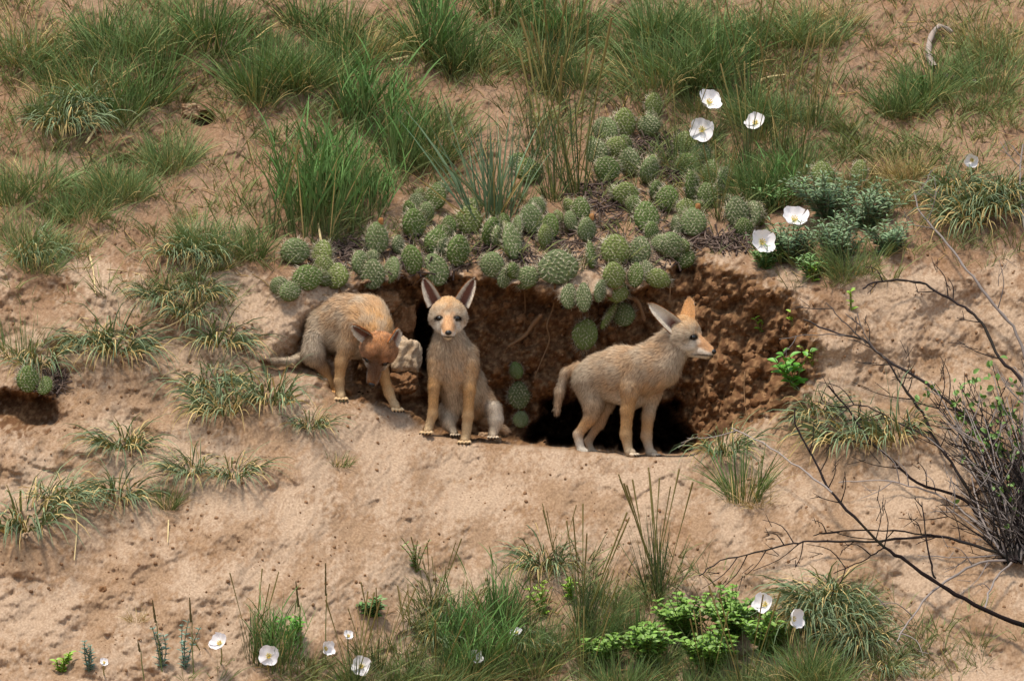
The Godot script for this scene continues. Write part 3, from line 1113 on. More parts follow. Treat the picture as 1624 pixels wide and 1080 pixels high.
# clump: [label, pads...]; pad: centre on the slope, half width and half height in mm, lean, yaw in degrees
func clump(label: String, pads: Array, off := 0.0) -> void:
	# smaller pads that fill the clump
	for k in pads.size():
		if rng.randf() < 0.75 and pads[k].size() < 6:
			var q: Array = pads[k]
			pads.append([q[0] + Vector2(rng.randf_range(-0.036, 0.036), rng.randf_range(0.0, 0.03)), q[1] * rng.randf_range(0.6, 0.85), q[2] * rng.randf_range(0.6, 0.85), rng.randf_range(-30, 30), rng.randf_range(-60, 60)])
	var base: Vector2 = pads[0][0]
	var root_at := hill_point(base)
	var root := thing("prickly_pear", root_at, label, "cactus", "prickly pear clumps above the den")
	for k in pads.size():
		var p: Array = pads[k]
		var at: Vector2 = p[0]
		var hw: float = p[1] * 0.0011
		var hh: float = p[2] * 0.0011
		var lean := deg_to_rad(p[3])
		var yaw := deg_to_rad(p[4])
		var v := rng.randi() % 5
		var up := Vector3(sin(lean), cos(lean), 0.0)
		var foot := at - Vector2(up.x, up.y) * hh * 0.9
		var z := hill(foot.x, foot.y)
		z = maxf(z, hill(at.x, at.y) - 0.004) + 0.006 + off + (p[5] if p.size() > 5 else 0.0)
		var bs := Basis(Vector3(0, 0, 1), -lean) * Basis(Vector3(1, 0, 0), rng.randf_range(-0.30, 0.05)) * Basis(Vector3(0, 1, 0), yaw)
		var sc := Vector3(hw / PAD_W, hh / 0.035, clampf(hw / PAD_W, 0.8, 1.25) * rng.randf_range(0.75, 1.15))
		var o := part("pad", pad_meshes[v], M.pad, root)
		o.transform = Transform3D(bs * Basis.from_scale(sc), Vector3(foot.x, foot.y, z) - root_at)
		var sp := part("spines", spine_meshes[v], M.spine, o)
		sp.set_meta("kind", "stuff")
		if p.size() > 6:                              # a withered fruit or bud on the rim
			var fb := stone_mesh(Vector3(0.008, 0.011, 0.008), 60 + k, lin(0.52, 0.34, 0.20), lin(0.62, 0.48, 0.32), 0.2, 7)
			var fr := part("fruit", fb, M.wood, root)
			fr.position = Vector3(foot.x, foot.y, z) - root_at + bs * Vector3(hw * 0.35, hh * 2.0, 0)

func build_cactus() -> void:
	make_pad_meshes()
	clump("prickly pear clump at the leafy end of the bank, above the hunched pup's rump", [
		[Vector2(-0.526, 0.213), 35, 30, -8, 20, 0.0], [Vector2(-0.462, 0.208), 27, 32, 10, -35], [Vector2(-0.494, 0.149), 36, 29, -15, 15], [Vector2(-0.427, 0.154), 32, 30, 12, -25],
		[Vector2(-0.536, 0.117), 28, 23, -30, 30], [Vector2(-0.565, 0.129), 19, 20, -20, -20]])
	clump("four upright prickly pear pads over the hunched pup's back", [
		[Vector2(-0.329, 0.243), 27, 38, 0, 10, 0.0, 1], [Vector2(-0.367, 0.185), 25, 29, -6, 35], [Vector2(-0.338, 0.157), 29, 34, 0, -10, 0.012], [Vector2(-0.294, 0.168), 24, 31, 14, -40]])
	clump("prickly pear clump beside the big ears of the sitting pup", [
		[Vector2(-0.183, 0.237), 31, 31, 8, 15], [Vector2(-0.244, 0.193), 27, 33, -6, -20], [Vector2(-0.185, 0.168), 30, 38, -18, 10, 0.012], [Vector2(-0.132, 0.215), 28, 36, 6, 25], [Vector2(-0.278, 0.232), 17, 22, 4, 40, 0.0], [Vector2(-0.154, 0.277), 20, 24, 0, -30]])
	clump("spiny grey prickly pear pads under the tall grass stems", [
		[Vector2(-0.239, 0.282), 30, 34, -5, 25], [Vector2(-0.189, 0.347), 28, 30, 10, -25], [Vector2(-0.233, 0.337), 20, 22, -10, 10], [Vector2(-0.210, 0.312), 19, 23, 0, -10]])
	clump("round prickly pear pads at the foot of the blue green grass", [
		[Vector2(-0.106, 0.292), 32, 33, 0, -12], [Vector2(-0.051, 0.262), 27, 33, 10, 40], [Vector2(-0.096, 0.326), 25, 21, 0, 20], [Vector2(-0.019, 0.287), 17, 22, -8, -30], [Vector2(-0.037, 0.252), 14, 24, 4, 50]])
	clump("prickly pear with one tall narrow pad and a pad drooping over the edge", [
		[Vector2(0.000, 0.238), 24, 44, -8, 30], [Vector2(-0.048, 0.181), 28, 29, 0, -15], [Vector2(-0.014, 0.153), 19, 29, 32, 10, 0.012]])
	clump("prickly pear with the fattest dark ribbed pad on the overhang", [
		[Vector2(0.112, 0.175), 47, 40, -12, 8, 0.01], [Vector2(0.037, 0.151), 31, 25, -30, -12], [Vector2(0.046, 0.293), 28, 34, -8, 20], [Vector2(0.091, 0.274), 24, 31, 8, -25], [Vector2(0.080, 0.252), 19, 26, 0, 35], [Vector2(0.059, 0.325), 22, 22, 4, -10]])
	clump("slim prickly pear pads with a withered brown fruit mid bank", [
		[Vector2(0.167, 0.315), 24, 31, 0, -20], [Vector2(0.182, 0.268), 24, 28, 8, 30, 0.0, 1], [Vector2(0.192, 0.206), 15, 32, -6, 55], [Vector2(0.144, 0.290), 16, 24, -12, 10]])
	clump("crowded prickly pear pads along the edge behind the standing pup's head", [
		[Vector2(0.252, 0.217), 34, 35, 0, 8], [Vector2(0.309, 0.214), 29, 34, 10, -25], [Vector2(0.248, 0.155), 28, 30, -8, 20], [Vector2(0.300, 0.156), 22, 28, 6, -35], [Vector2(0.352, 0.149), 32, 22, 16, 10, 0.01], [Vector2(0.341, 0.264), 19, 22, 0, 30]])
	clump("prickly pear clump with the big upright pad and one brown fruit", [
		[Vector2(0.329, 0.300), 30, 36, -4, 12, 0.0], [Vector2(0.381, 0.345), 28, 30, 8, -18], [Vector2(0.443, 0.287), 31, 33, 0, -8, 0.0, 1], [Vector2(0.388, 0.229), 32, 30, -8, 20], [Vector2(0.428, 0.323), 25, 22, 4, 10], [Vector2(0.404, 0.278), 17, 25, -10, -35], [Vector2(0.416, 0.200), 30, 26, 12, -20]])
	clump("prickly pear pads dangling in front of the den roof", [
		[Vector2(0.180, 0.014), 37, 29, -82, 12, 0.05], [Vector2(0.272, 0.061), 27, 28, -20, -15, 0.04], [Vector2(0.234, 0.058), 12, 36, 30, 60, 0.045], [Vector2(0.138, 0.105), 20, 30, 4, 15, 0.03], [Vector2(0.174, 0.101), 18, 34, -2, -12, 0.035], [Vector2(0.213, 0.118), 17, 27, 14, 40, 0.03], [Vector2(0.254, 0.118), 28, 27, 10, 5, 0.03]], 0.0)
	clump("prickly pear clump below the dark litter, with a bright round pad", [
		[Vector2(0.235, 0.420), 30, 29, 0, 6], [Vector2(0.290, 0.438), 29, 33, -4, -25], [Vector2(0.337, 0.417), 24, 32, 14, 30], [Vector2(0.259, 0.476), 28, 25, 10, 15], [Vector2(0.210, 0.463), 27, 31, -8, -20]])
	clump("pale topmost prickly pear pads against bare sand", [
		[Vector2(0.279, 0.536), 27, 35, 0, 12, 0.0], [Vector2(0.239, 0.516), 24, 32, -8, -25], [Vector2(0.353, 0.583), 22, 29, 4, 18], [Vector2(0.340, 0.532), 28, 25, -6, -10]])
	clump("small prickly pear pads below the pair of white flowers", [
		[Vector2(0.429, 0.487), 28, 27, 0, -10], [Vector2(0.434, 0.433), 30, 26, -8, 15], [Vector2(0.466, 0.460), 27, 23, 10, -20]])
	clump("lone drooping prickly pear pads under the round clump", [[Vector2(0.279, 0.358), 31, 26, 0, 10], [Vector2(0.297, 0.333), 20, 20, 14, -20]])
	clump("narrow prickly pear pads among grass stems past the clump", [
		[Vector2(0.442, 0.374), 20, 37, -4, 40], [Vector2(0.488, 0.410), 20, 31, 6, -35], [Vector2(0.521, 0.391), 20, 31, 4, 45], [Vector2(0.480, 0.356), 24, 28, -6, 10]])
	clump("twin spiny prickly pear pads at the end of the cactus bank", [
		[Vector2(0.551, 0.312), 28, 35, -6, 12], [Vector2(0.586, 0.305), 24, 34, 8, -28], [Vector2(0.567, 0.274), 22, 22, 0, 10]])
	clump("single grey spiny prickly pear pad among stiff grass stems", [[Vector2(0.040, 0.417), 31, 29, -8, 8]])
	clump("chain of three small prickly pear pads hanging on the den wall", [
		[Vector2(0.021, -0.194), 18, 20, 6, 5, 0.035], [Vector2(0.017, -0.137), 25, 32, -4, 8, 0.035], [Vector2(0.011, -0.075), 16, 20, -14, -20, 0.03]])
	clump("two pale prickly pear pads sticking out of the silvery bush", [[Vector2(0.764, 0.408), 27, 29, -6, 12, 0.03], [Vector2(0.853, 0.411), 20, 28, 10, -25, 0.03]])
	clump("old prickly pear on the far turf hummock over a hollow", [[Vector2(-1.159, -0.095), 26, 30, 0, 10, 0.02], [Vector2(-1.120, -0.109), 20, 22, 14, -25, 0.02]])

# ---- grasses -------------------------------------------------------------------
const GRAVITY := Vector3(0, -1, 0)
var tufts := {}
const KIND_WORDS := {"lush": "thick deep green", "fine": "fine bladed pale green", "dry": "straw yellow", "droop": "drooping grey green", "tall": "tall leafy stemmed", "stiff": "stiff dark stemmed", "low": "short olive"}
var patches := []

func blade(b: Bag, root: Vector3, dir: Vector3, ln: float, wd: float, bend: float, ca: Color, cb: Color, segs := 5) -> void:
	var p := root
	var d := dir.normalized()
	var tw := Vector3(rng.randf_range(-1, 1), rng.randf_range(-0.3, 0.3), rng.randf_range(-1, 1))
	var side := d.cross(tw).normalized()
	var first := b.v.size()
	for k in segs + 1:
		var t := float(k) / segs
		var w := wd * 0.5 * (1.0 - pow(t, 2.2)) * (0.75 + 0.5 * minf(t * 3.0, 1.0) * 0.5)
		var s := (side - d * side.dot(d)).normalized()
		var nn := s.cross(d).normalized()
		var c := ca.lerp(cb, t)
		b.vert(p - s * w, nn, c)
		b.vert(p + s * w, nn, c)
		p += d * ln / segs
		d = (d + GRAVITY * bend * (0.25 + t) / segs).normalized()
	for k in segs:
		var a := first + k * 2
		b.tri(a, a + 1, a + 3)
		b.tri(a, a + 3, a + 2)

# kinds of tuft: blade count, length range, width, spread, bend, base colour, tip colour, dry share, foot radius
func tuft_recipe(kind: String) -> Array:
	match kind:
		"lush": return [150, 0.06, 0.18, 0.0030, 1.0, 1.1, lin(0.37, 0.41, 0.24), lin(0.36, 0.50, 0.28), 0.14, 0.045]
		"droop": return [150, 0.06, 0.17, 0.0042, 1.3, 3.4, lin(0.42, 0.45, 0.30), lin(0.44, 0.53, 0.41), 0.30, 0.046]
		"fine": return [280, 0.04, 0.15, 0.0021, 1.2, 1.2, lin(0.45, 0.48, 0.31), lin(0.45, 0.57, 0.36), 0.20, 0.065]
		"tall": return [40, 0.14, 0.27, 0.0040, 0.42, 0.5, lin(0.38, 0.43, 0.26), lin(0.36, 0.50, 0.27), 0.14, 0.034]
		"blue": return [60, 0.12, 0.25, 0.0032, 0.60, 0.8, lin(0.38, 0.46, 0.34), lin(0.42, 0.53, 0.42), 0.06, 0.024]
		"stiff": return [24, 0.14, 0.27, 0.0030, 0.46, 0.15, lin(0.30, 0.34, 0.19), lin(0.24, 0.33, 0.22), 0.06, 0.020]
		"dry": return [110, 0.05, 0.15, 0.0024, 1.3, 1.3, lin(0.62, 0.54, 0.37), lin(0.70, 0.63, 0.44), 0.5, 0.050]
	return [150, 0.02, 0.065, 0.0024, 1.2, 1.2, lin(0.43, 0.45, 0.27), lin(0.42, 0.50, 0.30), 0.2, 0.045]     # "low"

func make_tuft(kind: String, variant: int) -> Array:
	var key := kind + str(variant)
	if tufts.has(key):
		return tufts[key]
	var r := tuft_recipe(kind)
	var green := Bag.new()
	var dry := Bag.new()
	var straw := lin(0.74, 0.65, 0.44)
	for k in int(r[0]):
		var an := rng.randf() * TAU
		var rad := sqrt(rng.randf()) * float(r[9])
		var root := Vector3(cos(an) * rad, -0.008, sin(an) * rad)
		var lean := rng.randf() * float(r[4]) * (1.0 if rng.randf() < 0.75 else 1.7)
		var an2 := an + rng.randf_range(-0.7, 0.7)
		var dir := Vector3(cos(an2) * lean, 1.0, sin(an2) * lean + (0.8 if kind == "droop" else 0.0))
		var ln := rng.randf_range(r[1], r[2])
		var tone := rng.randf_range(0.65, 1.4)
		if rng.randf() < float(r[8]):
			blade(dry, root, dir + Vector3(rng.randf_range(-0.5, 0.5), -0.1, rng.randf_range(-0.5, 0.5)), ln * 0.9, r[3] * 0.8, r[5] * 1.2, straw * tone, straw * tone)
		else:
			var ca: Color = r[6]
			var cb: Color = r[7]
			var yel := rng.randf() * 0.35
			blade(green, root, dir, ln, r[3] * rng.randf_range(0.7, 1.15), r[5] * rng.randf_range(0.6, 1.3), ca * tone, cb.lerp(straw, yel * yel) * tone)
			if kind == "tall" and rng.randf() < 0.7:      # leaves leaving the stem
				for q in 2:
					var h := rng.randf_range(0.25, 0.8) * ln
					var a3 := rng.randf() * TAU
					blade(green, root + dir.normalized() * h, Vector3(cos(a3) * 0.6, 1.0, sin(a3) * 0.6), ln * 0.42, r[3] * 1.1, 1.4, cb * tone, cb * tone)
	if kind == "stiff":                                   # seed heads
		for k in 4:
			var an := rng.randf() * TAU
			var d := Vector3(cos(an) * 0.3, 1, sin(an) * 0.3).normalized()
			tube(dry, [Vector3.ZERO, d * 0.2, d * 0.27, d * 0.33], 0.0012, 0.0024, 5, lin(0.45, 0.45, 0.25), lin(0.50, 0.44, 0.27), 0.3)
	tufts[key] = [green.mesh(), dry.mesh() if dry.v.size() > 0 else null]
	return tufts[key]

func plant_tuft(kind: String, p: Vector2, size: float, label: String, group := "", called := "grass_tuft", tilt := Vector3.ZERO) -> void:
	var ms := make_tuft(kind, rng.randi() % 4)
	var n := hill_normal(p)
	var up := (Vector3.UP + n * 0.35 + tilt).normalized()
	var yaw := Basis(Vector3.UP, rng.randf_range(-0.8, 0.8) if kind == "droop" else rng.randf() * TAU)
	var q := Quaternion(Vector3.UP, up)
	var t := thing(called, hill_point(p, -0.002), label, "grass", group)
	t.transform.basis = Basis(q) * yaw * Basis.from_scale(Vector3(size, size * rng.randf_range(0.85, 1.15), size))
	var b := part("blades", ms[0], M.grass, t)
	b.set_meta("kind", "stuff")
	if ms[1]:
		var d := part("dry_blades", ms[1], M.grass, t)
		d.set_meta("kind", "stuff")

# patches of turf: centre, radii, tufts, kinds, size, label
func turf_patches() -> Array:
	return [
		[Vector2(-1.101, 0.659), Vector2(0.17, 0.12), 9, ["lush", "fine", "dry"], 1.0, "on the high turf shoulder over bare sand"],
		[Vector2(-0.900, 0.708), Vector2(0.13, 0.12), 6, ["lush", "fine"], 0.95, "on the turf ridge above the small scrape"],
		[Vector2(-1.049, 0.578), Vector2(0.20, 0.05), 8, ["lush", "droop"], 0.85, "over the sand edge with a pale blade"],
		[Vector2(-0.601, 0.708), Vector2(0.20, 0.13), 12, ["lush", "fine", "lush"], 1.05, "on the upper slope above the tall grass"],
		[Vector2(-0.396, 0.644), Vector2(0.14, 0.10), 7, ["lush", "fine", "dry"], 0.95, "by the fallen straw stalk on the upper slope"],
		[Vector2(-0.067, 0.744), Vector2(0.19, 0.09), 13, ["lush", "fine", "tall"], 1.0, "in the densest turf up the slope"],
		[Vector2(0.139, 0.679), Vector2(0.12, 0.09), 6, ["stiff", "lush"], 0.85, "up the slope behind the dark seed stems"],
		[Vector2(0.392, 0.695), Vector2(0.16, 0.09), 13, ["fine", "fine", "lush"], 1.0, "above the topmost cactus pads"],
		[Vector2(0.562, 0.613), Vector2(0.12, 0.11), 9, ["fine", "lush"], 0.9, "around the cluster of three white flowers"],
		[Vector2(0.710, 0.776), Vector2(0.26, 0.05), 11, ["low", "fine", "dry"], 0.95, "on the grassy crest past the densest turf"],
		[Vector2(0.699, 0.515), Vector2(0.14, 0.10), 10, ["fine", "stiff", "low"], 0.8, "on the slope past the three white flowers"],
		[Vector2(1.077, 0.579), Vector2(0.16, 0.09), 12, ["fine", "lush", "low"], 0.8, "below the broken driftwood stick"],
		[Vector2(1.180, 0.710), Vector2(0.10, 0.08), 6, ["low", "dry", "fine"], 0.85, "around the hooked driftwood"],
		[Vector2(1.063, 0.355), Vector2(0.16, 0.06), 9, ["droop", "low", "dry"], 0.75, "on the dry slope under the lone white flower"],
		[Vector2(0.896, 0.419), Vector2(0.11, 0.07), 6, ["dry", "low"], 0.8, "on the dry slope above the silvery bush"],
		[Vector2(-1.065, 0.339), Vector2(0.16, 0.05), 11, ["fine", "fine", "lush"], 0.8, "lying on the sandy shelf"],
		[Vector2(-0.931, 0.421), Vector2(0.12, 0.03), 6, ["fine", "low"], 0.7, "trailing along the sandy shelf's upper edge"],
		[Vector2(-1.118, 0.214), Vector2(0.09, 0.06), 6, ["fine", "dry", "droop"], 0.7, "on the crumbling sand below the shelf"],
		[Vector2(-0.299, 0.483), Vector2(0.16, 0.09), 9, ["fine", "lush", "tall"], 0.8, "on bare ground above the grey cactus pads"],
		[Vector2(-0.419, 0.324), Vector2(0.12, 0.08), 9, ["tall", "fine"], 0.75, "at the foot of the tall grass stand"],
		[Vector2(-0.722, 0.214), Vector2(0.13, 0.05), 9, ["low", "fine", "droop"], 0.8, "on the bank beside the first cactus"],
		[Vector2(-0.779, 0.106), Vector2(0.10, 0.05), 6, ["droop", "low"], 0.7, "by the woody twig on the open bank"],
		[Vector2(0.495, 0.436), Vector2(0.10, 0.06), 6, ["fine", "stiff"], 0.7, "between the cactus pads under the white flowers"],
		[Vector2(0.601, 0.372), Vector2(0.09, 0.05), 6, ["lush", "fine"], 0.75, "between the last cactus pads and the silvery bush"],
		[Vector2(0.131, -0.698), Vector2(0.18, 0.07), 13, ["fine", "lush", "stiff"], 0.75, "at the foot of the sand mound"],
		[Vector2(0.338, -0.756), Vector2(0.22, 0.04), 9, ["low", "fine"], 0.6, "around the leafy weed masses"],
		[Vector2(0.296, -0.590), Vector2(0.16, 0.04), 8, ["low", "stiff", "fine"], 0.7, "on the pebbly toe of the mound"],
		[Vector2(-0.312, -0.759), Vector2(0.30, 0.025), 12, ["stiff", "low", "tall"], 0.6, "among the small white flowers below the mound"],
		[Vector2(-0.166, -0.654), Vector2(0.09, 0.05), 5, ["droop", "stiff"], 0.6, "below the small leafy forb"],
		[Vector2(0.752, -0.688), Vector2(0.11, 0.06), 8, ["droop", "droop", "fine"], 0.8, "beneath the leaning bare branches"],
		[Vector2(0.911, -0.737), Vector2(0.14, 0.05), 6, ["droop", "low"], 0.7, "on bare earth under the shrub"],
		[Vector2(-0.370, -0.805), Vector2(0.22, 0.02), 9, ["stiff", "low", "low"], 0.6, "at the slope's foot under the white flowers"],
		[Vector2(-0.018, -0.805), Vector2(0.18, 0.025), 9, ["lush", "fine", "tall"], 0.75, "at the slope's foot below the mixed tufts"],
		[Vector2(0.366, -0.827), Vector2(0.22, 0.02), 9, ["lush", "stiff", "fine"], 0.8, "at the slope's foot before the weed masses"],
		[Vector2(0.674, -0.802), Vector2(0.14, 0.025), 6, ["lush", "fine"], 0.8, "at the slope's foot below the combed grass"],
		[Vector2(-0.253, -0.809), Vector2(0.18, 0.015), 8, ["fine", "low", "lush"], 0.6, "in the low fringe before the open white flowers"],
		[Vector2(-0.077, -0.712), Vector2(0.12, 0.04), 6, ["droop", "tall", "fine"], 0.6, "around the nearly closed white flower"],
		[Vector2(0.792, 0.168), Vector2(0.10, 0.03), 5, ["low", "fine"], 0.7, "fringing the silvery bush's lower edge"],
	]

func build_plants() -> void:
	# the tufts that stand out one by one
	for a in [
		["droop", Vector2(-0.943, -0.018), 0.95, "blue green tuft spilling down the middle of the sandy bank"],
		["droop", Vector2(-1.019, 0.000), 0.7, "thin end of the spilling grass on the sandy bank"],
		["droop", Vector2(-0.698, -0.003), 0.85, "drooping thick bladed tuft nearest the hunched pup's tail"],
		["droop", Vector2(-0.729, -0.106), 0.85, "drooping tuft on the bank under the tail tip"],
		["droop", Vector2(-0.585, -0.139), 1.0, "drooping tuft on the mound's shoulder below the hunched pup"],
		["droop", Vector2(-0.697, -0.166), 0.9, "wide drooping tuft beside the mound's shoulder"],
		["droop", Vector2(-0.485, -0.204), 0.6, "small bent tuft close under the hunched pup's paw"],
		["droop", Vector2(-0.934, -0.248), 0.85, "combed over tuft lying on the lower sandy bank"],
		["droop", Vector2(-0.662, -0.317), 0.75, "sprawling tuft on the smooth sand left of the mound"],
		["droop", Vector2(-0.767, -0.307), 0.7, "tuft of curled blades between two sprawling tufts"],
		["droop", Vector2(-0.928, -0.366), 0.8, "tuft hanging over the small crumbly scarp"],
		["lush", Vector2(-0.816, -0.395), 0.55, "bushy tuft rooted on the crumbly scarp"],
		["droop", Vector2(-1.070, -0.373), 0.9, "long drooping tuft at the scarp's outer end"],
		["droop", Vector2(-1.148, -0.431), 1.2, "heavy tuft cascading over the edge of the slope"],
		["fine", Vector2(-1.185, -0.030), 0.9, "mossy green tuft on top of the turf hummock"],
		["droop", Vector2(-1.138, -0.053), 0.8, "ragged tuft on the hummock beside the old cactus"],
		["low", Vector2(-0.418, -0.293), 0.75, "lone tiny tuft on the bare face of the mound"],
		["tall", Vector2(-0.512, 0.253), 1.12, "tall leafy grass stand rising behind the first cactus pads"],
		["tall", Vector2(-0.456, 0.261), 1.05, "tall bright grass next to the pale upright stalk"],
		["tall", Vector2(-0.400, 0.269), 0.95, "tall grass clump above the four upright pads"],
		["tall", Vector2(-0.342, 0.300), 0.8, "tall grass clump fringing the grey spiny pads"],
		["stiff", Vector2(-0.585, 0.245), 0.8, "few stiff stems at the outer end of the tall grass"],
		["lush", Vector2(-0.629, 0.199), 0.7, "bushy tuft at the end of the cactus bank"],
		["blue", Vector2(-0.065, 0.293), 1.5, "blue green broad bladed grass rising from the cactus"],
		["blue", Vector2(-0.019, 0.309), 1.3, "second blue green grass fan among the cactus pads"],
		["stiff", Vector2(0.105, 0.340), 1.25, "stiff dark grass stems fanning out above the fat pad"],
		["stiff", Vector2(0.160, 0.356), 1.3, "tallest dark stems with narrow seed heads"],
		["stiff", Vector2(0.059, 0.452), 0.9, "stiff grey green stems over bare ground"],
		["stiff", Vector2(0.506, 0.293), 0.6, "dark rush like tuft between the cactus pads"],
		["stiff", Vector2(0.747, 0.531), 0.8, "dark thin stems sticking up from the slope past the flowers"],
		["tall", Vector2(0.677, 0.356), 0.6, "upright green blades above the silvery bush"],
		["lush", Vector2(0.554, -0.376), 1.05, "rounded grassy tussock at the mound's outer end"],
		["dry", Vector2(0.583, -0.391), 0.75, "straw blades mixed into the rounded tussock"],
		["droop", Vector2(0.512, -0.265), 0.75, "pale tuft at the corner of the burrow mouth"],
		["droop", Vector2(0.798, -0.227), 1.15, "broad drooping tussock under the forked twig"],
		["dry", Vector2(0.887, -0.249), 0.95, "half dry tussock behind the shrub's branches"],
		["droop", Vector2(0.918, -0.227), 0.9, "grey green tussock behind the crossing twigs"],
		["droop", Vector2(0.740, -0.167), 0.7, "small tuft on the ledge beside the burrow wall"],
		["droop", Vector2(1.106, 0.300), 1.0, "grey green tuft spilling onto the sand ledge by the lone flower"],
		["droop", Vector2(1.200, 0.324), 0.9, "tuft at the far end of the sand ledge"],
		["droop", Vector2(0.075, -0.531), 0.85, "drooping tuft standing alone on the mound's foot"],
		["stiff", Vector2(0.109, -0.546), 0.5, "stiff stems beside the lone drooping tuft"],
		["droop", Vector2(0.725, -0.602), 1.0, "dark tuft of combed blades beside the paired white flowers"],
		["dry", Vector2(-0.879, -0.655), 0.4, "flattened straw tuft on the open sand"],
	]:
		plant_tuft(a[0], a[1], a[2] * (1.2 if a[0] == "droop" else 1.0), a[3])
	patches = turf_patches()
	for a in patches:
		var kinds: Array = a[3]
		for k in int(a[2]):
			var an := rng.randf() * TAU
			var rr := sqrt(rng.randf())
			var p: Vector2 = a[0] + Vector2(cos(an) * a[1].x, sin(an) * a[1].y) * rr
			if den_depth(p.x, p.y) > -0.005:
				continue
			var sz := rng.randf_range(0.75, 1.3)
			var kd: String = kinds[k % kinds.size()]
			var lb: String = KIND_WORDS[kd] + " grass tuft " + a[5]
			if sz < 0.88:
				lb = "small " + lb
			elif sz > 1.15:
				lb = "big " + lb
			plant_tuft(kd, p, a[4] * sz, lb, "tufts " + a[5])
	build_ground_cover()
	build_forbs()
	build_flowers()
	build_sticks()

func cover(p: Vector2) -> float:
	var s := 0.3 * smoothstep(0.12, 0.25, p.y)
	for a in patches:
		var q: Vector2 = (p - a[0]) / (a[1] * 1.25)
		s += exp(-q.length_squared() * 1.2)
	return s

func scatter(called: String, meshes: Array, mat: Material, xfs: Array, cols: Array, label: String, category: String) -> void:
	var mm := MultiMesh.new()
	mm.transform_format = MultiMesh.TRANSFORM_3D
	mm.use_colors = true
	mm.mesh = meshes[0]
	mm.instance_count = xfs.size()
	for k in xfs.size():
		mm.set_instance_transform(k, xfs[k])
		mm.set_instance_color(k, cols[k])
	var o := MultiMeshInstance3D.new()
	o.name = numbered(called)
	o.multimesh = mm
	o.material_override = mat
	add_child(o)
	tag(o, label, category, "", "stuff")

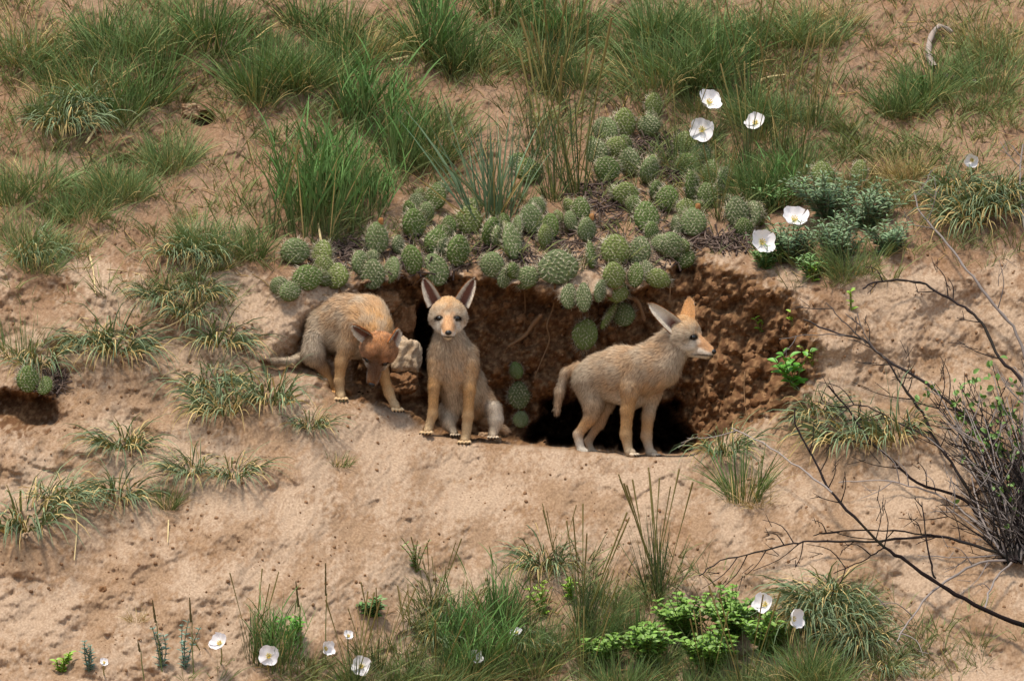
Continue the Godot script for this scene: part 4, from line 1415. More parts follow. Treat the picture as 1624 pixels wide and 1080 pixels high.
func build_ground_cover() -> void:
	var r := RandomNumberGenerator.new()
	r.seed = 909
	var b := Bag.new()
	for k in 12:
		var an := r.randf() * TAU
		var ln := r.randf_range(0.3, 1.5)
		blade(b, Vector3(cos(an), 0, sin(an)) * r.randf() * 0.02, Vector3(cos(an) * ln, 1, sin(an) * ln), r.randf_range(0.025, 0.075), 0.0022, 1.3, lin(0.50, 0.49, 0.34), lin(0.47, 0.54, 0.36), 3)
	var gm := b.mesh()
	var xf := []
	var co := []
	var sx := []
	var sc := []
	var lx := []
	var lc := []
	for k in 20000:
		var p := Vector2(r.randf_range(-1.4, 1.4), r.randf_range(-0.92, 0.95))
		var cv := cover(p) * (0.75 + n_mix.get_noise_2d(p.x * 2.0, p.y * 2.0) * 1.3)
		if r.randf() > cv:
			continue
		if den_depth(p.x, p.y) > -0.01:
			continue
		var n := hill_normal(p)
		var bs := Basis(Quaternion(Vector3.UP, (Vector3.UP + n * 0.7).normalized())) * Basis(Vector3.UP, r.randf() * TAU)
		if r.randf() < 0.62:
			xf.append(Transform3D(bs.scaled(Vector3.ONE * r.randf_range(0.6, 1.4)), hill_point(p, -0.002)))
			var t := r.randf_range(0.65, 1.15)
			co.append(Color(t, t, t * r.randf_range(0.7, 1.0)))
		else:
			var along := Basis(Quaternion(Vector3.UP, n)) * Basis(Vector3.UP, r.randf() * TAU) * Basis(Vector3(0, 0, 1), r.randf_range(-0.25, 0.25))
			sx.append(Transform3D(along.scaled(Vector3.ONE * r.randf_range(0.5, 1.5)), hill_point(p, 0.002)))
			var t := r.randf_range(0.5, 1.1)
			sc.append(Color(t, t * r.randf_range(0.85, 1.0), t * r.randf_range(0.7, 1.0)))
	scatter("short_grass", [gm], M.grass, xf, co, "short thin green grass between the tufts of the slope", "grass")
	var straw := Bag.new()
	tube(straw, [Vector3(-0.03, 0, 0), Vector3(0, 0.002, 0.002), Vector3(0.03, 0, -0.003)], 0.0011, 0.0007, 4, lin(0.72, 0.62, 0.44), lin(0.66, 0.56, 0.40))
	scatter("dry_straw", [straw.mesh()], M.grass, sx, sc, "dry broken straw littering the turf", "straw")
	# dark litter of dead pads and twigs under the cactus
	var lit := Bag.new()
	tube(lit, [Vector3(-0.022, 0, 0), Vector3(-0.004, 0.004, 0.003), Vector3(0.02, -0.001, -0.004)], 0.0022, 0.0010, 5, lin(0.34, 0.29, 0.27), lin(0.44, 0.38, 0.34), 0.3)
	for a in [[Vector2(0.371, 0.476), Vector2(0.075, 0.03), 330], [Vector2(-0.416, 0.207), Vector2(0.09, 0.035), 200], [Vector2(-0.386, 0.222), Vector2(0.06, 0.02), 160], [Vector2(-0.172, 0.215), Vector2(0.15, 0.05), 240], [Vector2(0.386, 0.436), Vector2(0.04, 0.05), 150], [Vector2(0.028, 0.215), Vector2(0.12, 0.05), 240], [Vector2(0.274, 0.246), Vector2(0.2, 0.08), 420], [Vector2(0.229, 0.356), Vector2(0.09, 0.04), 160], [Vector2(0.520, 0.238), Vector2(0.07, 0.02), 160], [Vector2(-1.098, -0.098), Vector2(0.03, 0.03), 90], [Vector2(-0.248, 0.215), Vector2(0.2, 0.06), 200]]:
		for k in int(a[2]):
			var an := r.randf() * TAU
			var rr := sqrt(r.randf())
			var p: Vector2 = a[0] + Vector2(cos(an) * a[1].x, sin(an) * a[1].y) * rr
			if den_depth(p.x, p.y) > 0.01:
				continue
			var n := hill_normal(p)
			lx.append(Transform3D((Basis(Quaternion(Vector3.UP, n)) * Basis(Vector3.UP, r.randf() * TAU) * Basis(Vector3(0, 0, 1), r.randf_range(-0.7, 0.7))).scaled(Vector3.ONE * r.randf_range(0.5, 1.5)), hill_point(p, 0.003)))
			var t := r.randf_range(0.45, 1.5)
			lc.append(Color(t, t, t))
	scatter("plant_litter", [lit.mesh()], M.wood, lx, lc, "dark dead stems and litter between the cactus pads", "litter")
	# crumbs of earth on the sand
	var cm := stone_mesh(Vector3(1, 0.7, 0.9), 91, lin(0.72, 0.58, 0.46), lin(0.60, 0.46, 0.35), 0.25, 5)
	var cx := []
	var cc := []
	for k in 9000:
		var p := Vector2(r.randf_range(-1.35, 1.35), r.randf_range(-0.9, 0.25))
		var d := den_depth(p.x, p.y)
		if d > -0.005 and d < 0.03:
			continue
		var keep := 0.25 + n_mix.get_noise_2d(p.x * 1.5 + 4.0, p.y * 1.5) * 1.5
		keep += exp(-Vector2((p.x - 0.35) / 0.35, (p.y + 0.66) / 0.12).length_squared()) * 1.2
		if d > 0.03:
			keep = 0.5
		if r.randf() > keep:
			continue
		var s := 0.0012 + 0.0050 * pow(r.randf(), 5.0)
		cx.append(Transform3D(Basis(Vector3(r.randf(), r.randf(), r.randf()).normalized(), r.randf() * TAU).scaled(Vector3.ONE * s), hill_point(p, s * 0.3)))
		var t := r.randf_range(0.55, 1.1)
		cc.append(Color(t, t * 0.98, t * 0.95))
	scatter("gravel", [cm], M.stone, cx, cc, "small crumbs of dry earth scattered over the sand", "gravel")

# ---- leafy plants ----------------------------------------------------------------
func leaf_mesh(ln: float, wd: float, ca: Color, cb: Color, fold := 0.25) -> ArrayMesh:
	var b := Bag.new()
	var segs := 6
	for k in segs + 1:
		var t := float(k) / segs
		var w := wd * 0.5 * pow(sin(PI * clampf(0.04 + t * 0.96, 0, 1)), 0.75)
		var y := ln * t
		var z := -ln * 0.22 * t * t
		for s in [-1.0, 0.0, 1.0]:
			b.vert(Vector3(w * s, y, z + absf(s) * w * fold * 2.0), Vector3(-s * fold, 0.2, 1).normalized(), ca.lerp(cb, absf(s)))
	for k in segs:
		var a := k * 3
		b.quad(a, a + 3, a + 4, a + 1)
		b.quad(a + 1, a + 4, a + 5, a + 2)
	b.n = face_normals(b.v, b.i)
	if b.n[4].z < 0.0:
		for k in b.n.size():
			b.n[k] = -b.n[k]
	return b.mesh()

# stems rising from one foot; leaves either parts of their own or one dense foliage mesh
func forb(called: String, p: Vector2, label: String, stems: int, ht: float, spread: float, per: int, lf: Array, own_leaves: bool, off := 0.0, lean := Vector3.ZERO, group := "") -> void:
	var root := thing(called, hill_point(p, off), label, "plant", group)
	var ca: Color = lf[2]
	var lm := [leaf_mesh(lf[0], lf[1], ca, ca * 1.15), leaf_mesh(lf[0] * 0.8, lf[1], ca * 0.85, ca), leaf_mesh(lf[0] * 1.1, lf[1] * 0.9, ca * 1.12, ca * 1.3)]
	var fol := Bag.new()
	for s in stems:
		var an := rng.randf() * TAU
		var d := (Vector3(cos(an) * spread * rng.randf(), 1, sin(an) * spread * rng.randf() + 0.15) + lean).normalized()
		var h := ht * rng.randf_range(0.6, 1.1)
		var mid := d * h * 0.5 + Vector3(rng.randf_range(-1, 1), 0, rng.randf_range(-1, 1)) * h * 0.06
		var tip := d * h + Vector3(rng.randf_range(-1, 1), -0.3, rng.randf_range(-1, 1)) * h * 0.12
		var line := smooth_line([Vector3(0, -0.01, 0), mid, tip], 4)
		var sb := Bag.new()
		tube(sb, line, 0.0018, 0.0009, 5, lf[3], lf[3])
		part("stem", sb.mesh(), M.wood, root)
		for k in per:
			var t := lerpf(0.18, 1.0, (k + rng.randf() * 0.6) / per)
			var at: Vector3 = line[clampi(int(t * (line.size() - 1)), 0, line.size() - 1)]
			var la := k * 2.4 + rng.randf() * 0.8
			var ld := (d * 0.55 + Vector3(cos(la), 0.15, sin(la) + 0.2)).normalized()
			var sx := ld.cross(Vector3(rng.randf_range(-0.3, 0.3), 1, 0.5)).normalized()
			var bs := Basis(sx, ld, sx.cross(ld)).orthonormalized().scaled(Vector3.ONE * rng.randf_range(0.7, 1.2) * lerpf(1.1, 0.75, t))
			if own_leaves:
				var o := part("leaf", lm[rng.randi() % 3], M.leaf, root)
				o.transform = Transform3D(bs, at)
			else:
				var m: ArrayMesh = lm[rng.randi() % 3]
				var arr := m.surface_get_arrays(0)
				var f0 := fol.v.size()
				var tone := rng.randf_range(0.7, 1.2)
				for q in arr[Mesh.ARRAY_VERTEX].size():
					fol.vert(at + bs * arr[Mesh.ARRAY_VERTEX][q], (bs * arr[Mesh.ARRAY_NORMAL][q]).normalized(), arr[Mesh.ARRAY_COLOR][q] * tone)
				for q in arr[Mesh.ARRAY_INDEX]:
					fol.i.append(q + f0)
	if not own_leaves:
		var fo := part("foliage", fol.mesh(), M.leaf, root)
		fo.set_meta("kind", "stuff")

func build_forbs() -> void:
	var bright := [0.026, 0.016, lin(0.36, 0.60, 0.18), lin(0.36, 0.42, 0.20)]
	var lime := [0.018, 0.010, lin(0.52, 0.66, 0.22), lin(0.44, 0.44, 0.24)]
	var silver := [0.024, 0.0055, lin(0.42, 0.52, 0.37), lin(0.46, 0.46, 0.36)]
	var dark := [0.020, 0.009, lin(0.34, 0.48, 0.24), lin(0.40, 0.36, 0.24)]
	var sage := [0.016, 0.005, lin(0.40, 0.52, 0.46), lin(0.42, 0.46, 0.40)]
	forb("seedling", Vector2(0.683, -0.109), "bright green broad leaved seedling sprouting from the den's crumbling wall", 7, 0.10, 1.0, 6, [0.032, 0.021, lin(0.34, 0.56, 0.18), lin(0.36, 0.42, 0.20)], true, 0.0, Vector3(-0.25, 0, 0.3))
	forb("seedling", Vector2(0.726, -0.053), "yellow green leafy sprig beside the bright seedling", 3, 0.05, 0.8, 5, lime, true, 0.0)
	forb("seedling", Vector2(0.606, 0.023), "small green sprig dangling from the upper den wall", 2, 0.04, 0.9, 6, lime, true)
	forb("seedling", Vector2(0.679, 0.043), "pale sprig with upright stalk high on the den wall", 2, 0.045, 0.5, 6, lime, true)
	forb("seedling", Vector2(0.730, 0.145), "lime sprig under the silvery bush", 3, 0.055, 0.5, 6, lime, true)
	forb("seedling", Vector2(0.820, 0.076), "lime shoot climbing beside the shrub's twig", 2, 0.05, 0.3, 6, lime, true)
	for a in [[Vector2(0.767, 0.300), 46, 0.15, "silvery green bush with feathery leaves beside two white flowers"], [Vector2(0.866, 0.277), 42, 0.13, "silvery green bush on the sand ledge side"], [Vector2(0.793, 0.191), 50, 0.13, "low spreading silvery bush over the den wall's top"], [Vector2(0.678, 0.191), 34, 0.12, "silvery sprays beside the lowest upper white flower"], [Vector2(0.916, 0.215), 24, 0.09, "last silvery spray by the dark sand step"]]:
		forb("silver_bush", a[0], a[3], a[1], a[2], 1.5, 22, silver, false, 0.0, Vector3.ZERO, "silvery bushes")
	forb("leafy_forb", Vector2(-0.227, -0.544), "small upright leafy forb alone on the mound's foot", 7, 0.085, 0.7, 12, [0.014, 0.005, lin(0.44, 0.55, 0.28), lin(0.44, 0.42, 0.26)], false)
	forb("leafy_forb", Vector2(-0.329, -0.644), "low dark green cushion of leaves on the sand", 16, 0.045, 1.6, 12, dark, false)
	forb("leafy_forb", Vector2(-0.511, -0.699), "bright leafed weed standing among white flowers", 7, 0.06, 0.9, 7, bright, true)
	for a in [[Vector2(0.071, -0.648), 8, 0.085, "yellow green weed with clustered tops on the mound's toe"], [Vector2(0.139, -0.611), 6, 0.06, "small yellow green weed under the lone drooping tuft"]]:
		forb("leafy_weed", a[0], a[3], a[1], a[2], 0.7, 9, lime, true)
	for a in [[Vector2(0.406, -0.699), 46, 0.11, "leafy weed mass with yellow flecks at the slope's foot"], [Vector2(0.516, -0.697), 52, 0.12, "brightest green weed mass below the paired white flowers"], [Vector2(0.596, -0.732), 42, 0.11, "weed mass next to the combed dark grass"], [Vector2(0.323, -0.756), 40, 0.10, "weed mass at the edge of the mixed tufts"], [Vector2(0.463, -0.777), 50, 0.11, "lowest weed mass at the slope's foot"], [Vector2(0.219, -0.763), 26, 0.08, "smaller weed mass among fine grass below the mound"]]:
		forb("leafy_weed", a[0], a[3], a[1], a[2], 1.3, 16, [0.022, 0.014, lin(0.44, 0.58, 0.24), lin(0.36, 0.42, 0.20)], false, 0.02)
	for a in [[Vector2(0.617, 0.176), 26, 0.08, "green leafy sprays hanging at the den wall's top edge"], [Vector2(0.730, 0.153), 24, 0.07, "green leafy skirt under the silvery bush"], [Vector2(0.653, 0.324), 22, 0.09, "green leafy sprays above the cupped white flower"]]:
		forb("leafy_weed", a[0], a[3], a[1], a[2], 1.5, 14, [0.020, 0.006, lin(0.38, 0.52, 0.28), lin(0.36, 0.42, 0.24)], false)
	forb("leafy_weed", Vector2(1.016, 0.612), "dark broad leaved weed in the turf below the driftwood", 14, 0.05, 1.4, 9, [0.02, 0.011, lin(0.32, 0.50, 0.24), lin(0.34, 0.36, 0.2)], false)
	for a in [[Vector2(-0.984, -0.765), 0.075, "short blue green sagebrush sprig on open sand"], [Vector2(-0.816, -0.759), 0.10, "blue green sagebrush spire below the grass spikes"], [Vector2(-0.762, -0.762), 0.11, "second sagebrush spire beside a dark grass spike"]]:
		forb("sage_sprig", a[0], a[2], 4, a[1], 0.35, 26, sage, false)
	forb("sage_sprig", Vector2(-1.050, -0.769), "yellow green low sprig at the sand's foot", 5, 0.05, 0.9, 12, lime, false)
	# grass spikes
	for a in [[Vector2(-0.813, -0.769), 0.17, -8, "dark seed spike leaning over the sage spire"], [Vector2(-0.741, -0.776), 0.18, -3, "dark seed spike standing beside the second sage spire"], [Vector2(-0.485, -0.749), 0.19, -6, "bent seed spike rising behind the bright weed"], [Vector2(-0.435, -0.757), 0.24, 0, "tallest straight seed spike on the sand"], [Vector2(-0.560, -0.777), 0.12, 2, "short seed spike in front of a white flower"], [Vector2(-0.855, -0.783), 0.09, -10, "shortest seed spike near the sand's foot"], [Vector2(-0.502, -0.785), 0.10, 6, "short seed spike beside the bright weed"]]:
		var root := thing("seed_spike", hill_point(a[0]), a[3], "grass", "seed spikes at the slope's foot")
		var d := Vector3(sin(deg_to_rad(a[2])), 1, 0.12).normalized()
		var h: float = a[1]
		var sb := Bag.new()
		tube(sb, smooth_line([Vector3(0, -0.01, 0), d * h * 0.4, d * h * 0.7 + Vector3(0.003, 0, 0)], 4), 0.0014, 0.001, 5, lin(0.38, 0.44, 0.22), lin(0.40, 0.42, 0.24))
		part("stem", sb.mesh(), M.grass, root)
		var hb := Bag.new()
		tube(hb, smooth_line([d * h * 0.68, d * h * 0.78, d * h * 0.9, d * h], 4), 0.003, 0.0012, 6, lin(0.30, 0.27, 0.16), lin(0.38, 0.33, 0.2), 0.35)
		part("seed_head", hb.mesh(), M.grass, root)

# ---- white flowers ------------------------------------------------------------------
func petal_mesh(cup: float, sd: int) -> ArrayMesh:
	var r := RandomNumberGenerator.new()
	r.seed = sd
	var b := Bag.new()
	var ns := 10
	var nt := 8
	var white := lin(0.90, 0.89, 0.90)
	var base := lin(0.82, 0.84, 0.66)
	var ph := r.randf() * 6.0
	for j in nt + 1:
		var t := float(j) / nt
		for i in ns + 1:
			var s := float(i) / ns * 2.0 - 1.0
			var w := 0.84 * pow(t, 0.6) * (1.15 - 0.22 * t)
			var top := t * (1.0 - 0.10 * exp(-s * s * 14.0) * t - 0.30 * pow(absf(s), 2.5) * t)
			var z := cup * t * t + 0.07 * sin(s * 5.0 + ph) * t * t + 0.10 * s * s * t
			b.vert(Vector3(s * w, top, z), Vector3.BACK, base.lerp(white, smoothstep(0.05, 0.3, t)))
	for j in nt:
		for i in ns:
			var k := j * (ns + 1) + i
			b.quad(k, k + ns + 1, k + ns + 2, k + 1)
	b.n = face_normals(b.v, b.i)
	return b.mesh()

func flower(p: Vector2, facing: Vector3, size: float, cup: float, label: String, rise := 0.05, fwd := 0.035) -> void:
	var ground := Vector2(p.x, p.y - rise)
	var foot := hill_point(ground, -0.003)
	var head := Vector3(p.x, p.y, maxf(foot.z, hill(p.x, p.y)) + fwd)
	var root := thing("white_flower", foot, label, "flower", "white evening flowers on the slope")
	facing = facing.normalized()
	var c := head - foot
	var sb := Bag.new()
	tube(sb, smooth_line([Vector3.ZERO, c * 0.6 - facing * size * 0.3 - Vector3(0, 0.003, 0), c - facing * size * 0.05], 5), 0.0018, 0.0016, 6, lin(0.42, 0.48, 0.26), lin(0.62, 0.56, 0.36))
	part("stem", sb.mesh(), M.leaf, root)
	var sx := facing.cross(Vector3(0.2, 1, 0.3)).normalized()
	var fr := Basis(sx, facing.cross(sx), facing)
	for k in 4:
		var o := part("petal", petal_mesh(cup, 40 + k), M.petal, root)
		o.transform = Transform3D(fr * Basis(Vector3(0, 0, 1), k * TAU / 4.0 + rng.randf_range(-0.15, 0.15)) * Basis.from_scale(Vector3.ONE * size * rng.randf_range(0.9, 1.08)), c + facing * (0.0012 * k))
	var yb := Bag.new()
	for k in 8:
		var an := k * TAU / 8.0
		tube(yb, [c, c + fr * Vector3(cos(an) * 0.25, sin(an) * 0.25, 0.35) * size], 0.0006, 0.0011, 4, lin(0.75, 0.72, 0.40), lin(0.88, 0.74, 0.28))
	part("stamens", yb.mesh(), M.petal, root)

func build_flowers() -> void:
	flower(Vector2(0.487, 0.587), Vector3(0.35, 0.6, 0.7), 0.031, 0.55, "topmost white flower, tipped up above its two neighbours", 0.05, 0.065)
	flower(Vector2(0.472, 0.521), Vector3(-0.25, 0.1, 0.9), 0.030, 0.25, "open white flower right over the dark cactus litter", 0.05, 0.065)
	flower(Vector2(0.604, 0.535), Vector3(-0.35, 0.55, 0.7), 0.026, 0.4, "white flower with yellow stalk beyond the pair above the cactus", 0.05, 0.065)
	flower(Vector2(0.687, 0.291), Vector3(0.1, 0.65, 0.7), 0.032, 0.6, "cupped white flower at the silvery bush's edge", 0.05, 0.065)
	flower(Vector2(0.605, 0.237), Vector3(0.4, 0.3, 0.85), 0.032, 0.5, "large white flower over the den wall, lowest of the upper group", 0.05, 0.065)
	flower(Vector2(1.130, 0.443), Vector3(-0.3, -0.2, 0.9), 0.019, 0.6, "lone drooping pale flower on the dry slope", 0.03)
	flower(Vector2(0.596, -0.620), Vector3(-0.5, 0.35, 0.8), 0.026, 0.55, "bright white flower of the pair above the weed mass", 0.07, 0.09)
	flower(Vector2(0.654, -0.651), Vector3(0.75, 0.1, 0.6), 0.024, 0.7, "half closed white flower of the pair beside combed dark grass", 0.06, 0.10)
	flower(Vector2(-0.679, -0.706), Vector3(-0.4, 0.5, 0.7), 0.022, 0.6, "white flower nearest the seed spikes on open sand", 0.05)
	flower(Vector2(-0.567, -0.734), Vector3(0.1, 0.1, 1), 0.024, 0.15, "wide open white flower behind a short seed spike", 0.04)
	flower(Vector2(-0.438, -0.719), Vector3(0.7, 0.2, 0.7), 0.019, 0.7, "small white flower at the foot of the tallest seed spike", 0.04)
	flower(Vector2(-0.383, -0.691), Vector3(0.2, 0.6, 0.7), 0.012, 0.5, "tiny white flower under the dark leaf cushion", 0.04)
	flower(Vector2(-0.351, -0.759), Vector3(-0.1, 0.2, 1), 0.023, 0.2, "lowest open white flower in the fringe of tufts", 0.03)
	flower(Vector2(-0.092, -0.745), Vector3(0.5, 0.4, 0.7), 0.018, 0.8, "nearly closed white flower below the mound", 0.04)
	flower(Vector2(0.012, -0.689), Vector3(-0.2, 0.8, 0.5), 0.014, 0.4, "little white flower shaded by bent blades", 0.04)
	flower(Vector2(-0.948, -0.748), Vector3(0.2, 0.5, 0.8), 0.010, 0.4, "tiny white flower beside the blue green sage sprig", 0.03)

# ---- fallen wood, straw stems and roots ------------------------------------------------
func stick(called: String, pts: Array, r0: float, r1: float, ca: Color, cb: Color, label: String, cat: String, lift := 0.006) -> void:
	var base := hill_point(pts[0], lift)
	var line := []
	for q in pts:
		line.append(hill_point(q, lift + r0) - base)
	var root := thing(called, base, label, cat)
	var b := Bag.new()
	tube(b, smooth_line(line, 5), r0, r1, 7, ca, cb, 0.22)
	part("shaft", b.mesh(), M.wood, root)

func build_sticks() -> void:
	var grey := lin(0.60, 0.55, 0.52)
	var dk := lin(0.30, 0.23, 0.21)
	var st := lin(0.82, 0.74, 0.56)
	stick("driftwood_stick", [Vector2(1.056, 0.680), Vector2(1.044, 0.713), Vector2(1.050, 0.756), Vector2(1.074, 0.789), Vector2(1.105, 0.776)], 0.009, 0.005, grey * 0.9, grey * 1.2, "hooked grey weathered stick curling up out of the grass", "stick", 0.02)
	stick("driftwood_stick", [Vector2(1.062, 0.669), Vector2(1.097, 0.654), Vector2(1.156, 0.644)], 0.008, 0.007, dk, grey, "short dark broken stick with a pale end", "stick", 0.012)
	stick("straw_stalk", [Vector2(-0.463, 0.233), Vector2(-0.473, 0.292), Vector2(-0.482, 0.371), Vector2(-0.485, 0.442)], 0.0036, 0.0012, st, st, "pale dead stalk standing in front of the tall grass", "stalk", 0.03)
	stick("straw_stalk", [Vector2(-0.303, 0.699), Vector2(-0.240, 0.714), Vector2(-0.177, 0.734)], 0.0035, 0.002, st, st, "pale straw stalk lying across the upper turf", "stalk", 0.02)
	stick("straw_stalk", [Vector2(-1.051, 0.484), Vector2(-1.030, 0.521), Vector2(-1.009, 0.561)], 0.004, 0.002, st, st, "pale blade poking from the sand edge", "stalk", 0.02)
	stick("straw_stalk", [Vector2(0.594, 0.626), Vector2(0.630, 0.653), Vector2(0.682, 0.663)], 0.005, 0.002, st, st, "curved straw stalk above the white flowers", "stalk", 0.02)
	stick("straw_stalk", [Vector2(-1.042, -0.380), Vector2(-1.027, -0.431), Vector2(-1.030, -0.516)], 0.0028, 0.0012, st, st, "bent straw hanging down the crumbly scarp", "stalk", 0.012)
	stick("straw_stalk", [Vector2(-1.026, 0.206), Vector2(-1.013, 0.168), Vector2(-1.005, 0.114)], 0.0026, 0.0012, st, st, "thin pale root trailing over the sand below the shelf", "stalk", 0.006)
	stick("straw_stalk", [Vector2(-0.812, -0.424), Vector2(-0.811, -0.475)], 0.0018, 0.0010, st, st, "short straw dangling beneath the bushy scarp tuft", "stalk", 0.008)
	stick("straw_stalk", [Vector2(-0.876, 0.015), Vector2(-0.808, 0.043), Vector2(-0.741, 0.091)], 0.003, 0.0018, lin(0.58, 0.50, 0.38), st, "woody twig across the open bank", "stick", 0.012)
	stick("straw_stalk", [Vector2(0.708, -0.681), Vector2(0.667, -0.645), Vector2(0.636, -0.609)], 0.0016, 0.0012, st, st, "thin straw stem between the paired white flowers", "stalk", 0.04)
	var rt := lin(0.50, 0.39, 0.29)
	stick("exposed_root", [Vector2(-0.006, -0.012), Vector2(0.031, 0.012), Vector2(0.050, 0.038), Vector2(0.070, 0.061)], 0.0035, 0.0058, rt * 0.9, rt * 1.15, "thick pale root jutting from the den's back wall", "root", 0.03)
	stick("exposed_root", [Vector2(0.104, 0.135), Vector2(0.101, 0.084), Vector2(0.085, 0.038), Vector2(0.091, 0.000), Vector2(0.070, -0.053), Vector2(0.055, -0.091)], 0.0028, 0.0012, rt, rt, "long thin root dangling down the den wall", "root", 0.035)
	stick("exposed_root", [Vector2(0.031, 0.122), Vector2(0.032, 0.076), Vector2(0.029, 0.031)], 0.0016, 0.0008, rt, rt, "fine rootlet hanging beside the thick root", "root", 0.03)
	stick("exposed_root", [Vector2(0.386, 0.138), Vector2(0.384, 0.099)], 0.0016, 0.001, rt, rt, "short rootlet under the outermost pads", "root", 0.03)
	stick("exposed_root", [Vector2(0.668, -0.174), Vector2(0.645, -0.194), Vector2(0.625, -0.215)], 0.003, 0.0016, rt, rt, "root slanting down beside the burrow ledge", "root", 0.012)
	stick("exposed_root", [Vector2(0.564, -0.076), Vector2(0.562, -0.122), Vector2(0.567, -0.182)], 0.0014, 0.001, rt, rt, "hair thin root on the clods of the den wall", "root", 0.01)
	stick("exposed_root", [Vector2(0.280, 0.107), Vector2(0.306, 0.095), Vector2(0.321, 0.053)], 0.006, 0.004, rt * 0.8, rt, "withered brown pad stem hanging over the standing pup", "root", 0.06)

# ---- the leafless shrub ----------------------------------------------------------------
func branch(root: Node3D, pts: Array, r0: float, r1: float, z0: float, z1: float, pale: float, twigs: int) -> void:
	# pts run from the outer tip to the butt; z0, z1: height over the slope at tip and butt
	var line := []
	var m := pts.size()
	for k in m:
		var t := float(k) / (m - 1)
		var q: Vector2 = pts[k]
		line.append(Vector3(q.x, q.y, zplane(q) + lerpf(z0, z1, t)) - root.position)
	line.reverse()
	line = smooth_line(line, 4)
	for k in range(1, line.size() - 1):
		line[k] += Vector3(rng.randf_range(-1, 1), rng.randf_range(-1, 1), rng.randf_range(-1, 1)) * 0.0022
	var ca := lin(0.10, 0.085, 0.085).lerp(lin(0.58, 0.54, 0.52), pale * pale)
	var cb := lin(0.15, 0.125, 0.12).lerp(lin(0.66, 0.62, 0.60), pale * pale)
	var b := Bag.new()
	tube(b, line, r0 * 0.85, r1 * 0.9, 7, ca, cb, 0.18)
	var o := part("branch", b.mesh(), M.wood, root)
	for k in twigs:
		var i := rng.randi_range(int(line.size() * 0.15), line.size() - 2)
		var d: Vector3 = (line[i + 1] - line[i]).normalized()
		var sd := d.cross(Vector3(0, 0, 1)).normalized() * (1.0 if rng.randf() < 0.5 else -1.0)
		var dir := (d * 0.55 + sd * 0.8 + Vector3(0, 0.25, rng.randf_range(-0.4, 0.5))).normalized()
		var ln := rng.randf_range(0.035, 0.13)
		var p: Vector3 = line[i]
		var tl := [p, p + dir * ln * 0.5 + Vector3(0, 0.004, 0), p + (dir + d * 0.35).normalized() * ln]
		var tb := Bag.new()
		tube(tb, smooth_line(tl, 3), 0.0016, 0.0007, 5, ca, cb, 0.15)
		for q in 2:
			var u := p.lerp(tl[2], rng.randf_range(0.4, 0.9))
			tube(tb, [u, u + (dir + sd * rng.randf_range(-1.2, 1.2) + Vector3(0, 0.2, 0)).normalized() * ln * 0.35], 0.0010, 0.0006, 4, ca, cb)
		part("twig", tb.mesh(), M.wood, o)

# the slope's general lie, without its lumps
func zplane(q: Vector2) -> float:
	var ly := lip_y(q.x)
	if q.y < ly:
		return (ly - q.y) * 1.15
	if q.y < 0.15:
		return -(q.y - ly) * 0.6
	return -(0.15 - ly) * 0.6 - (q.y - 0.15) * 1.5

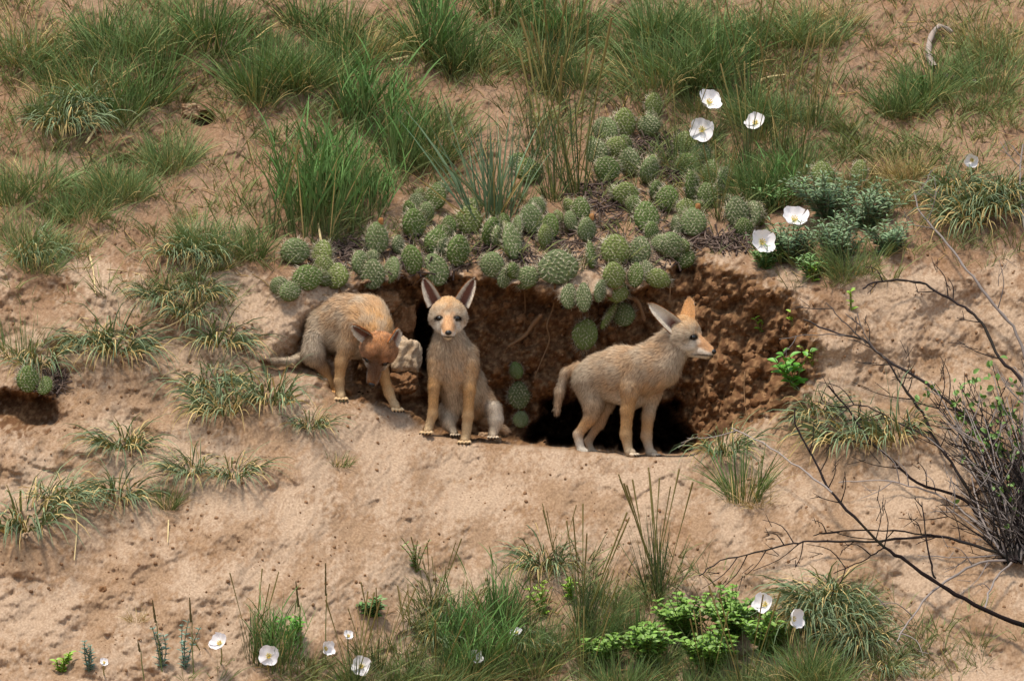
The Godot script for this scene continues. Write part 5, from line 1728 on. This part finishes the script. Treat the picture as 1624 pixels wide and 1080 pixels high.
func build_shrub() -> void:
	var foot: Vector2 = Vector2(1.183, -0.521)
	var root := thing("bare_shrub", hill_point(foot), "leafless dark shrub with long arching branches reaching over the sand", "shrub")
	branch(root, [Vector2(0.983, 0.362), Vector2(0.998, 0.305), Vector2(1.058, 0.235), Vector2(1.103, 0.168), Vector2(1.144, 0.114), Vector2(1.180, 0.065), Vector2(1.217, 0.015), Vector2(1.255, -0.121), Vector2(1.247, -0.331), Vector2(1.200, -0.521)], 0.0062, 0.0022, 0.10, 0.03, 0.75, 5)
	branch(root, [Vector2(0.848, 0.125), Vector2(0.882, 0.142), Vector2(0.946, 0.145), Vector2(0.999, 0.134), Vector2(1.052, 0.104), Vector2(1.104, 0.072), Vector2(1.141, 0.032), Vector2(1.174, -0.044), Vector2(1.229, -0.103), Vector2(1.249, -0.241), Vector2(1.217, -0.419), Vector2(1.189, -0.521)], 0.0066, 0.0022, 0.08, 0.03, 0.25, 8)
	branch(root, [Vector2(0.704, 0.050), Vector2(0.787, 0.017), Vector2(0.846, 0.003), Vector2(0.898, -0.044), Vector2(0.997, -0.103), Vector2(1.065, -0.162), Vector2(1.121, -0.215), Vector2(1.200, -0.291), Vector2(1.213, -0.404), Vector2(1.192, -0.521)], 0.0066, 0.0020, 0.10, 0.03, 0.3, 8)
	branch(root, [Vector2(0.758, 0.091), Vector2(0.789, 0.056), Vector2(0.816, 0.026), Vector2(0.852, -0.008)], 0.0024, 0.0012, 0.10, 0.10, 0.4, 2)
	branch(root, [Vector2(0.832, 0.066), Vector2(0.843, 0.027), Vector2(0.871, -0.018), Vector2(0.898, -0.044)], 0.0024, 0.0012, 0.10, 0.10, 0.5, 1)
	branch(root, [Vector2(0.644, 0.003), Vector2(0.703, 0.012), Vector2(0.763, 0.014), Vector2(0.804, 0.012)], 0.0018, 0.0010, 0.10, 0.10, 0.6, 1)
	branch(root, [Vector2(0.898, -0.044), Vector2(0.937, -0.109), Vector2(0.983, -0.174), Vector2(1.014, -0.238), Vector2(1.058, -0.307), Vector2(1.096, -0.376), Vector2(1.138, -0.467), Vector2(1.180, -0.515)], 0.0056, 0.0028, 0.10, 0.03, 0.15, 7)
	branch(root, [Vector2(0.760, -0.109), Vector2(0.818, -0.180), Vector2(0.850, -0.233), Vector2(0.913, -0.291), Vector2(0.963, -0.337), Vector2(1.072, -0.376), Vector2(1.127, -0.451), Vector2(1.180, -0.515)], 0.0056, 0.0022, 0.10, 0.03, 0.0, 6)
	branch(root, [Vector2(0.785, -0.167), Vector2(0.812, -0.155), Vector2(0.853, -0.159), Vector2(0.920, -0.194), Vector2(0.986, -0.227), Vector2(1.037, -0.271)], 0.0030, 0.0014, 0.09, 0.09, 0.3, 4)
	branch(root, [Vector2(0.678, -0.162), Vector2(0.682, -0.215), Vector2(0.715, -0.273), Vector2(0.753, -0.349), Vector2(0.809, -0.416), Vector2(0.876, -0.485), Vector2(0.930, -0.520), Vector2(1.002, -0.572), Vector2(1.085, -0.618), Vector2(1.201, -0.666), Vector2(1.298, -0.680)], 0.0068, 0.0020, 0.14, 0.10, 0.05, 7)
	branch(root, [Vector2(0.722, -0.197), Vector2(0.719, -0.234), Vector2(0.709, -0.264)], 0.0020, 0.0012, 0.14, 0.14, 0.0, 0)
	branch(root, [Vector2(0.525, -0.209), Vector2(0.599, -0.245), Vector2(0.668, -0.291), Vector2(0.719, -0.328), Vector2(0.760, -0.361)], 0.0036, 0.0014, 0.13, 0.14, 0.95, 1)
	branch(root, [Vector2(0.443, -0.555), Vector2(0.492, -0.522), Vector2(0.577, -0.501), Vector2(0.664, -0.481), Vector2(0.717, -0.474), Vector2(0.839, -0.475), Vector2(0.932, -0.467), Vector2(1.033, -0.467), Vector2(1.145, -0.501), Vector2(1.183, -0.521)], 0.0046, 0.0016, 0.12, 0.04, 0.25, 10)
	branch(root, [Vector2(0.712, -0.461), Vector2(0.760, -0.452), Vector2(0.879, -0.448), Vector2(0.970, -0.457), Vector2(1.033, -0.467)], 0.0028, 0.0014, 0.12, 0.08, 0.1, 5)
	branch(root, [Vector2(0.900, -0.702), Vector2(0.928, -0.660), Vector2(0.980, -0.598), Vector2(1.035, -0.559), Vector2(1.105, -0.523), Vector2(1.180, -0.518)], 0.0042, 0.0018, 0.10, 0.04, 0.85, 4)
	branch(root, [Vector2(0.757, -0.547), Vector2(0.823, -0.520), Vector2(0.865, -0.497), Vector2(0.880, -0.486)], 0.0026, 0.0012, 0.13, 0.13, 0.0, 3)
	branch(root, [Vector2(1.108, -0.634), Vector2(1.119, -0.594), Vector2(1.142, -0.558), Vector2(1.179, -0.524)], 0.0034, 0.0020, 0.10, 0.05, 0.85, 1)
	branch(root, [Vector2(0.779, -0.338), Vector2(0.869, -0.334), Vector2(0.943, -0.345), Vector2(1.032, -0.375), Vector2(1.118, -0.448), Vector2(1.174, -0.514)], 0.0034, 0.0014, 0.05, 0.03, 0.9, 4)
	branch(root, [Vector2(0.970, -0.382), Vector2(0.975, -0.448), Vector2(0.986, -0.529), Vector2(0.996, -0.558)], 0.0030, 0.0014, 0.16, 0.12, 0.0, 1)
	branch(root, [Vector2(1.094, -0.323), Vector2(1.101, -0.375), Vector2(1.119, -0.434), Vector2(1.160, -0.507)], 0.0034, 0.0016, 0.10, 0.04, 0.9, 2)
	branch(root, [Vector2(0.959, -0.507), Vector2(1.055, -0.513), Vector2(1.145, -0.507), Vector2(1.180, -0.515)], 0.0028, 0.0012, 0.06, 0.03, 0.8, 3)
	branch(root, [Vector2(1.258, 0.482), Vector2(1.245, 0.403), Vector2(1.248, 0.308), Vector2(1.257, 0.183), Vector2(1.273, -0.030), Vector2(1.246, -0.301), Vector2(1.196, -0.518)], 0.0050, 0.0020, 0.10, 0.03, 0.7, 4)
	# the thicket of upright shoots at the shrub's heart
	for k in 64:
		var fx := rng.randf_range(-0.02, 0.1)
		var tipx := foot.x + rng.randf_range(-0.20, 0.10)
		var ht := rng.randf_range(0.10, 0.46)
		var b0 := Vector2(foot.x + fx, foot.y + rng.randf_range(-0.01, 0.02))
		var mid := Vector2(lerpf(b0.x, tipx, 0.4), b0.y + ht * 0.5)
		branch(root, [Vector2(tipx, b0.y + ht), mid, b0], rng.randf_range(0.002, 0.004), 0.0010, rng.randf_range(0.03, 0.22), 0.03, [0.0, 0.1, 0.3, 0.8][k % 4], 4)
	# green leaves that the shrub still bears
	var lm := leaf_mesh(0.016, 0.010, lin(0.36, 0.50, 0.22), lin(0.44, 0.58, 0.26))
	for a in [[Vector2(1.073, -0.152), 22, 0.04], [Vector2(1.179, -0.152), 40, 0.06], [Vector2(0.998, -0.129), 8, 0.03], [Vector2(1.181, -0.256), 44, 0.07], [Vector2(1.135, -0.106), 14, 0.05], [Vector2(1.190, -0.360), 34, 0.06], [Vector2(1.114, -0.227), 20, 0.05]]:
		for k in int(a[1]):
			var q: Vector2 = a[0] + Vector2(rng.randfn(), rng.randfn()) * a[2] * 0.6
			var o := part("leaf", lm, M.leaf, root)
			o.transform = Transform3D(Basis.from_euler(Vector3(rng.randf_range(-1, 1), rng.randf_range(-1, 1), rng.randf() * TAU)).scaled(Vector3.ONE * rng.randf_range(0.7, 1.3)), Vector3(q.x, q.y, zplane(q) + rng.randf_range(0.06, 0.13)) - root.position)
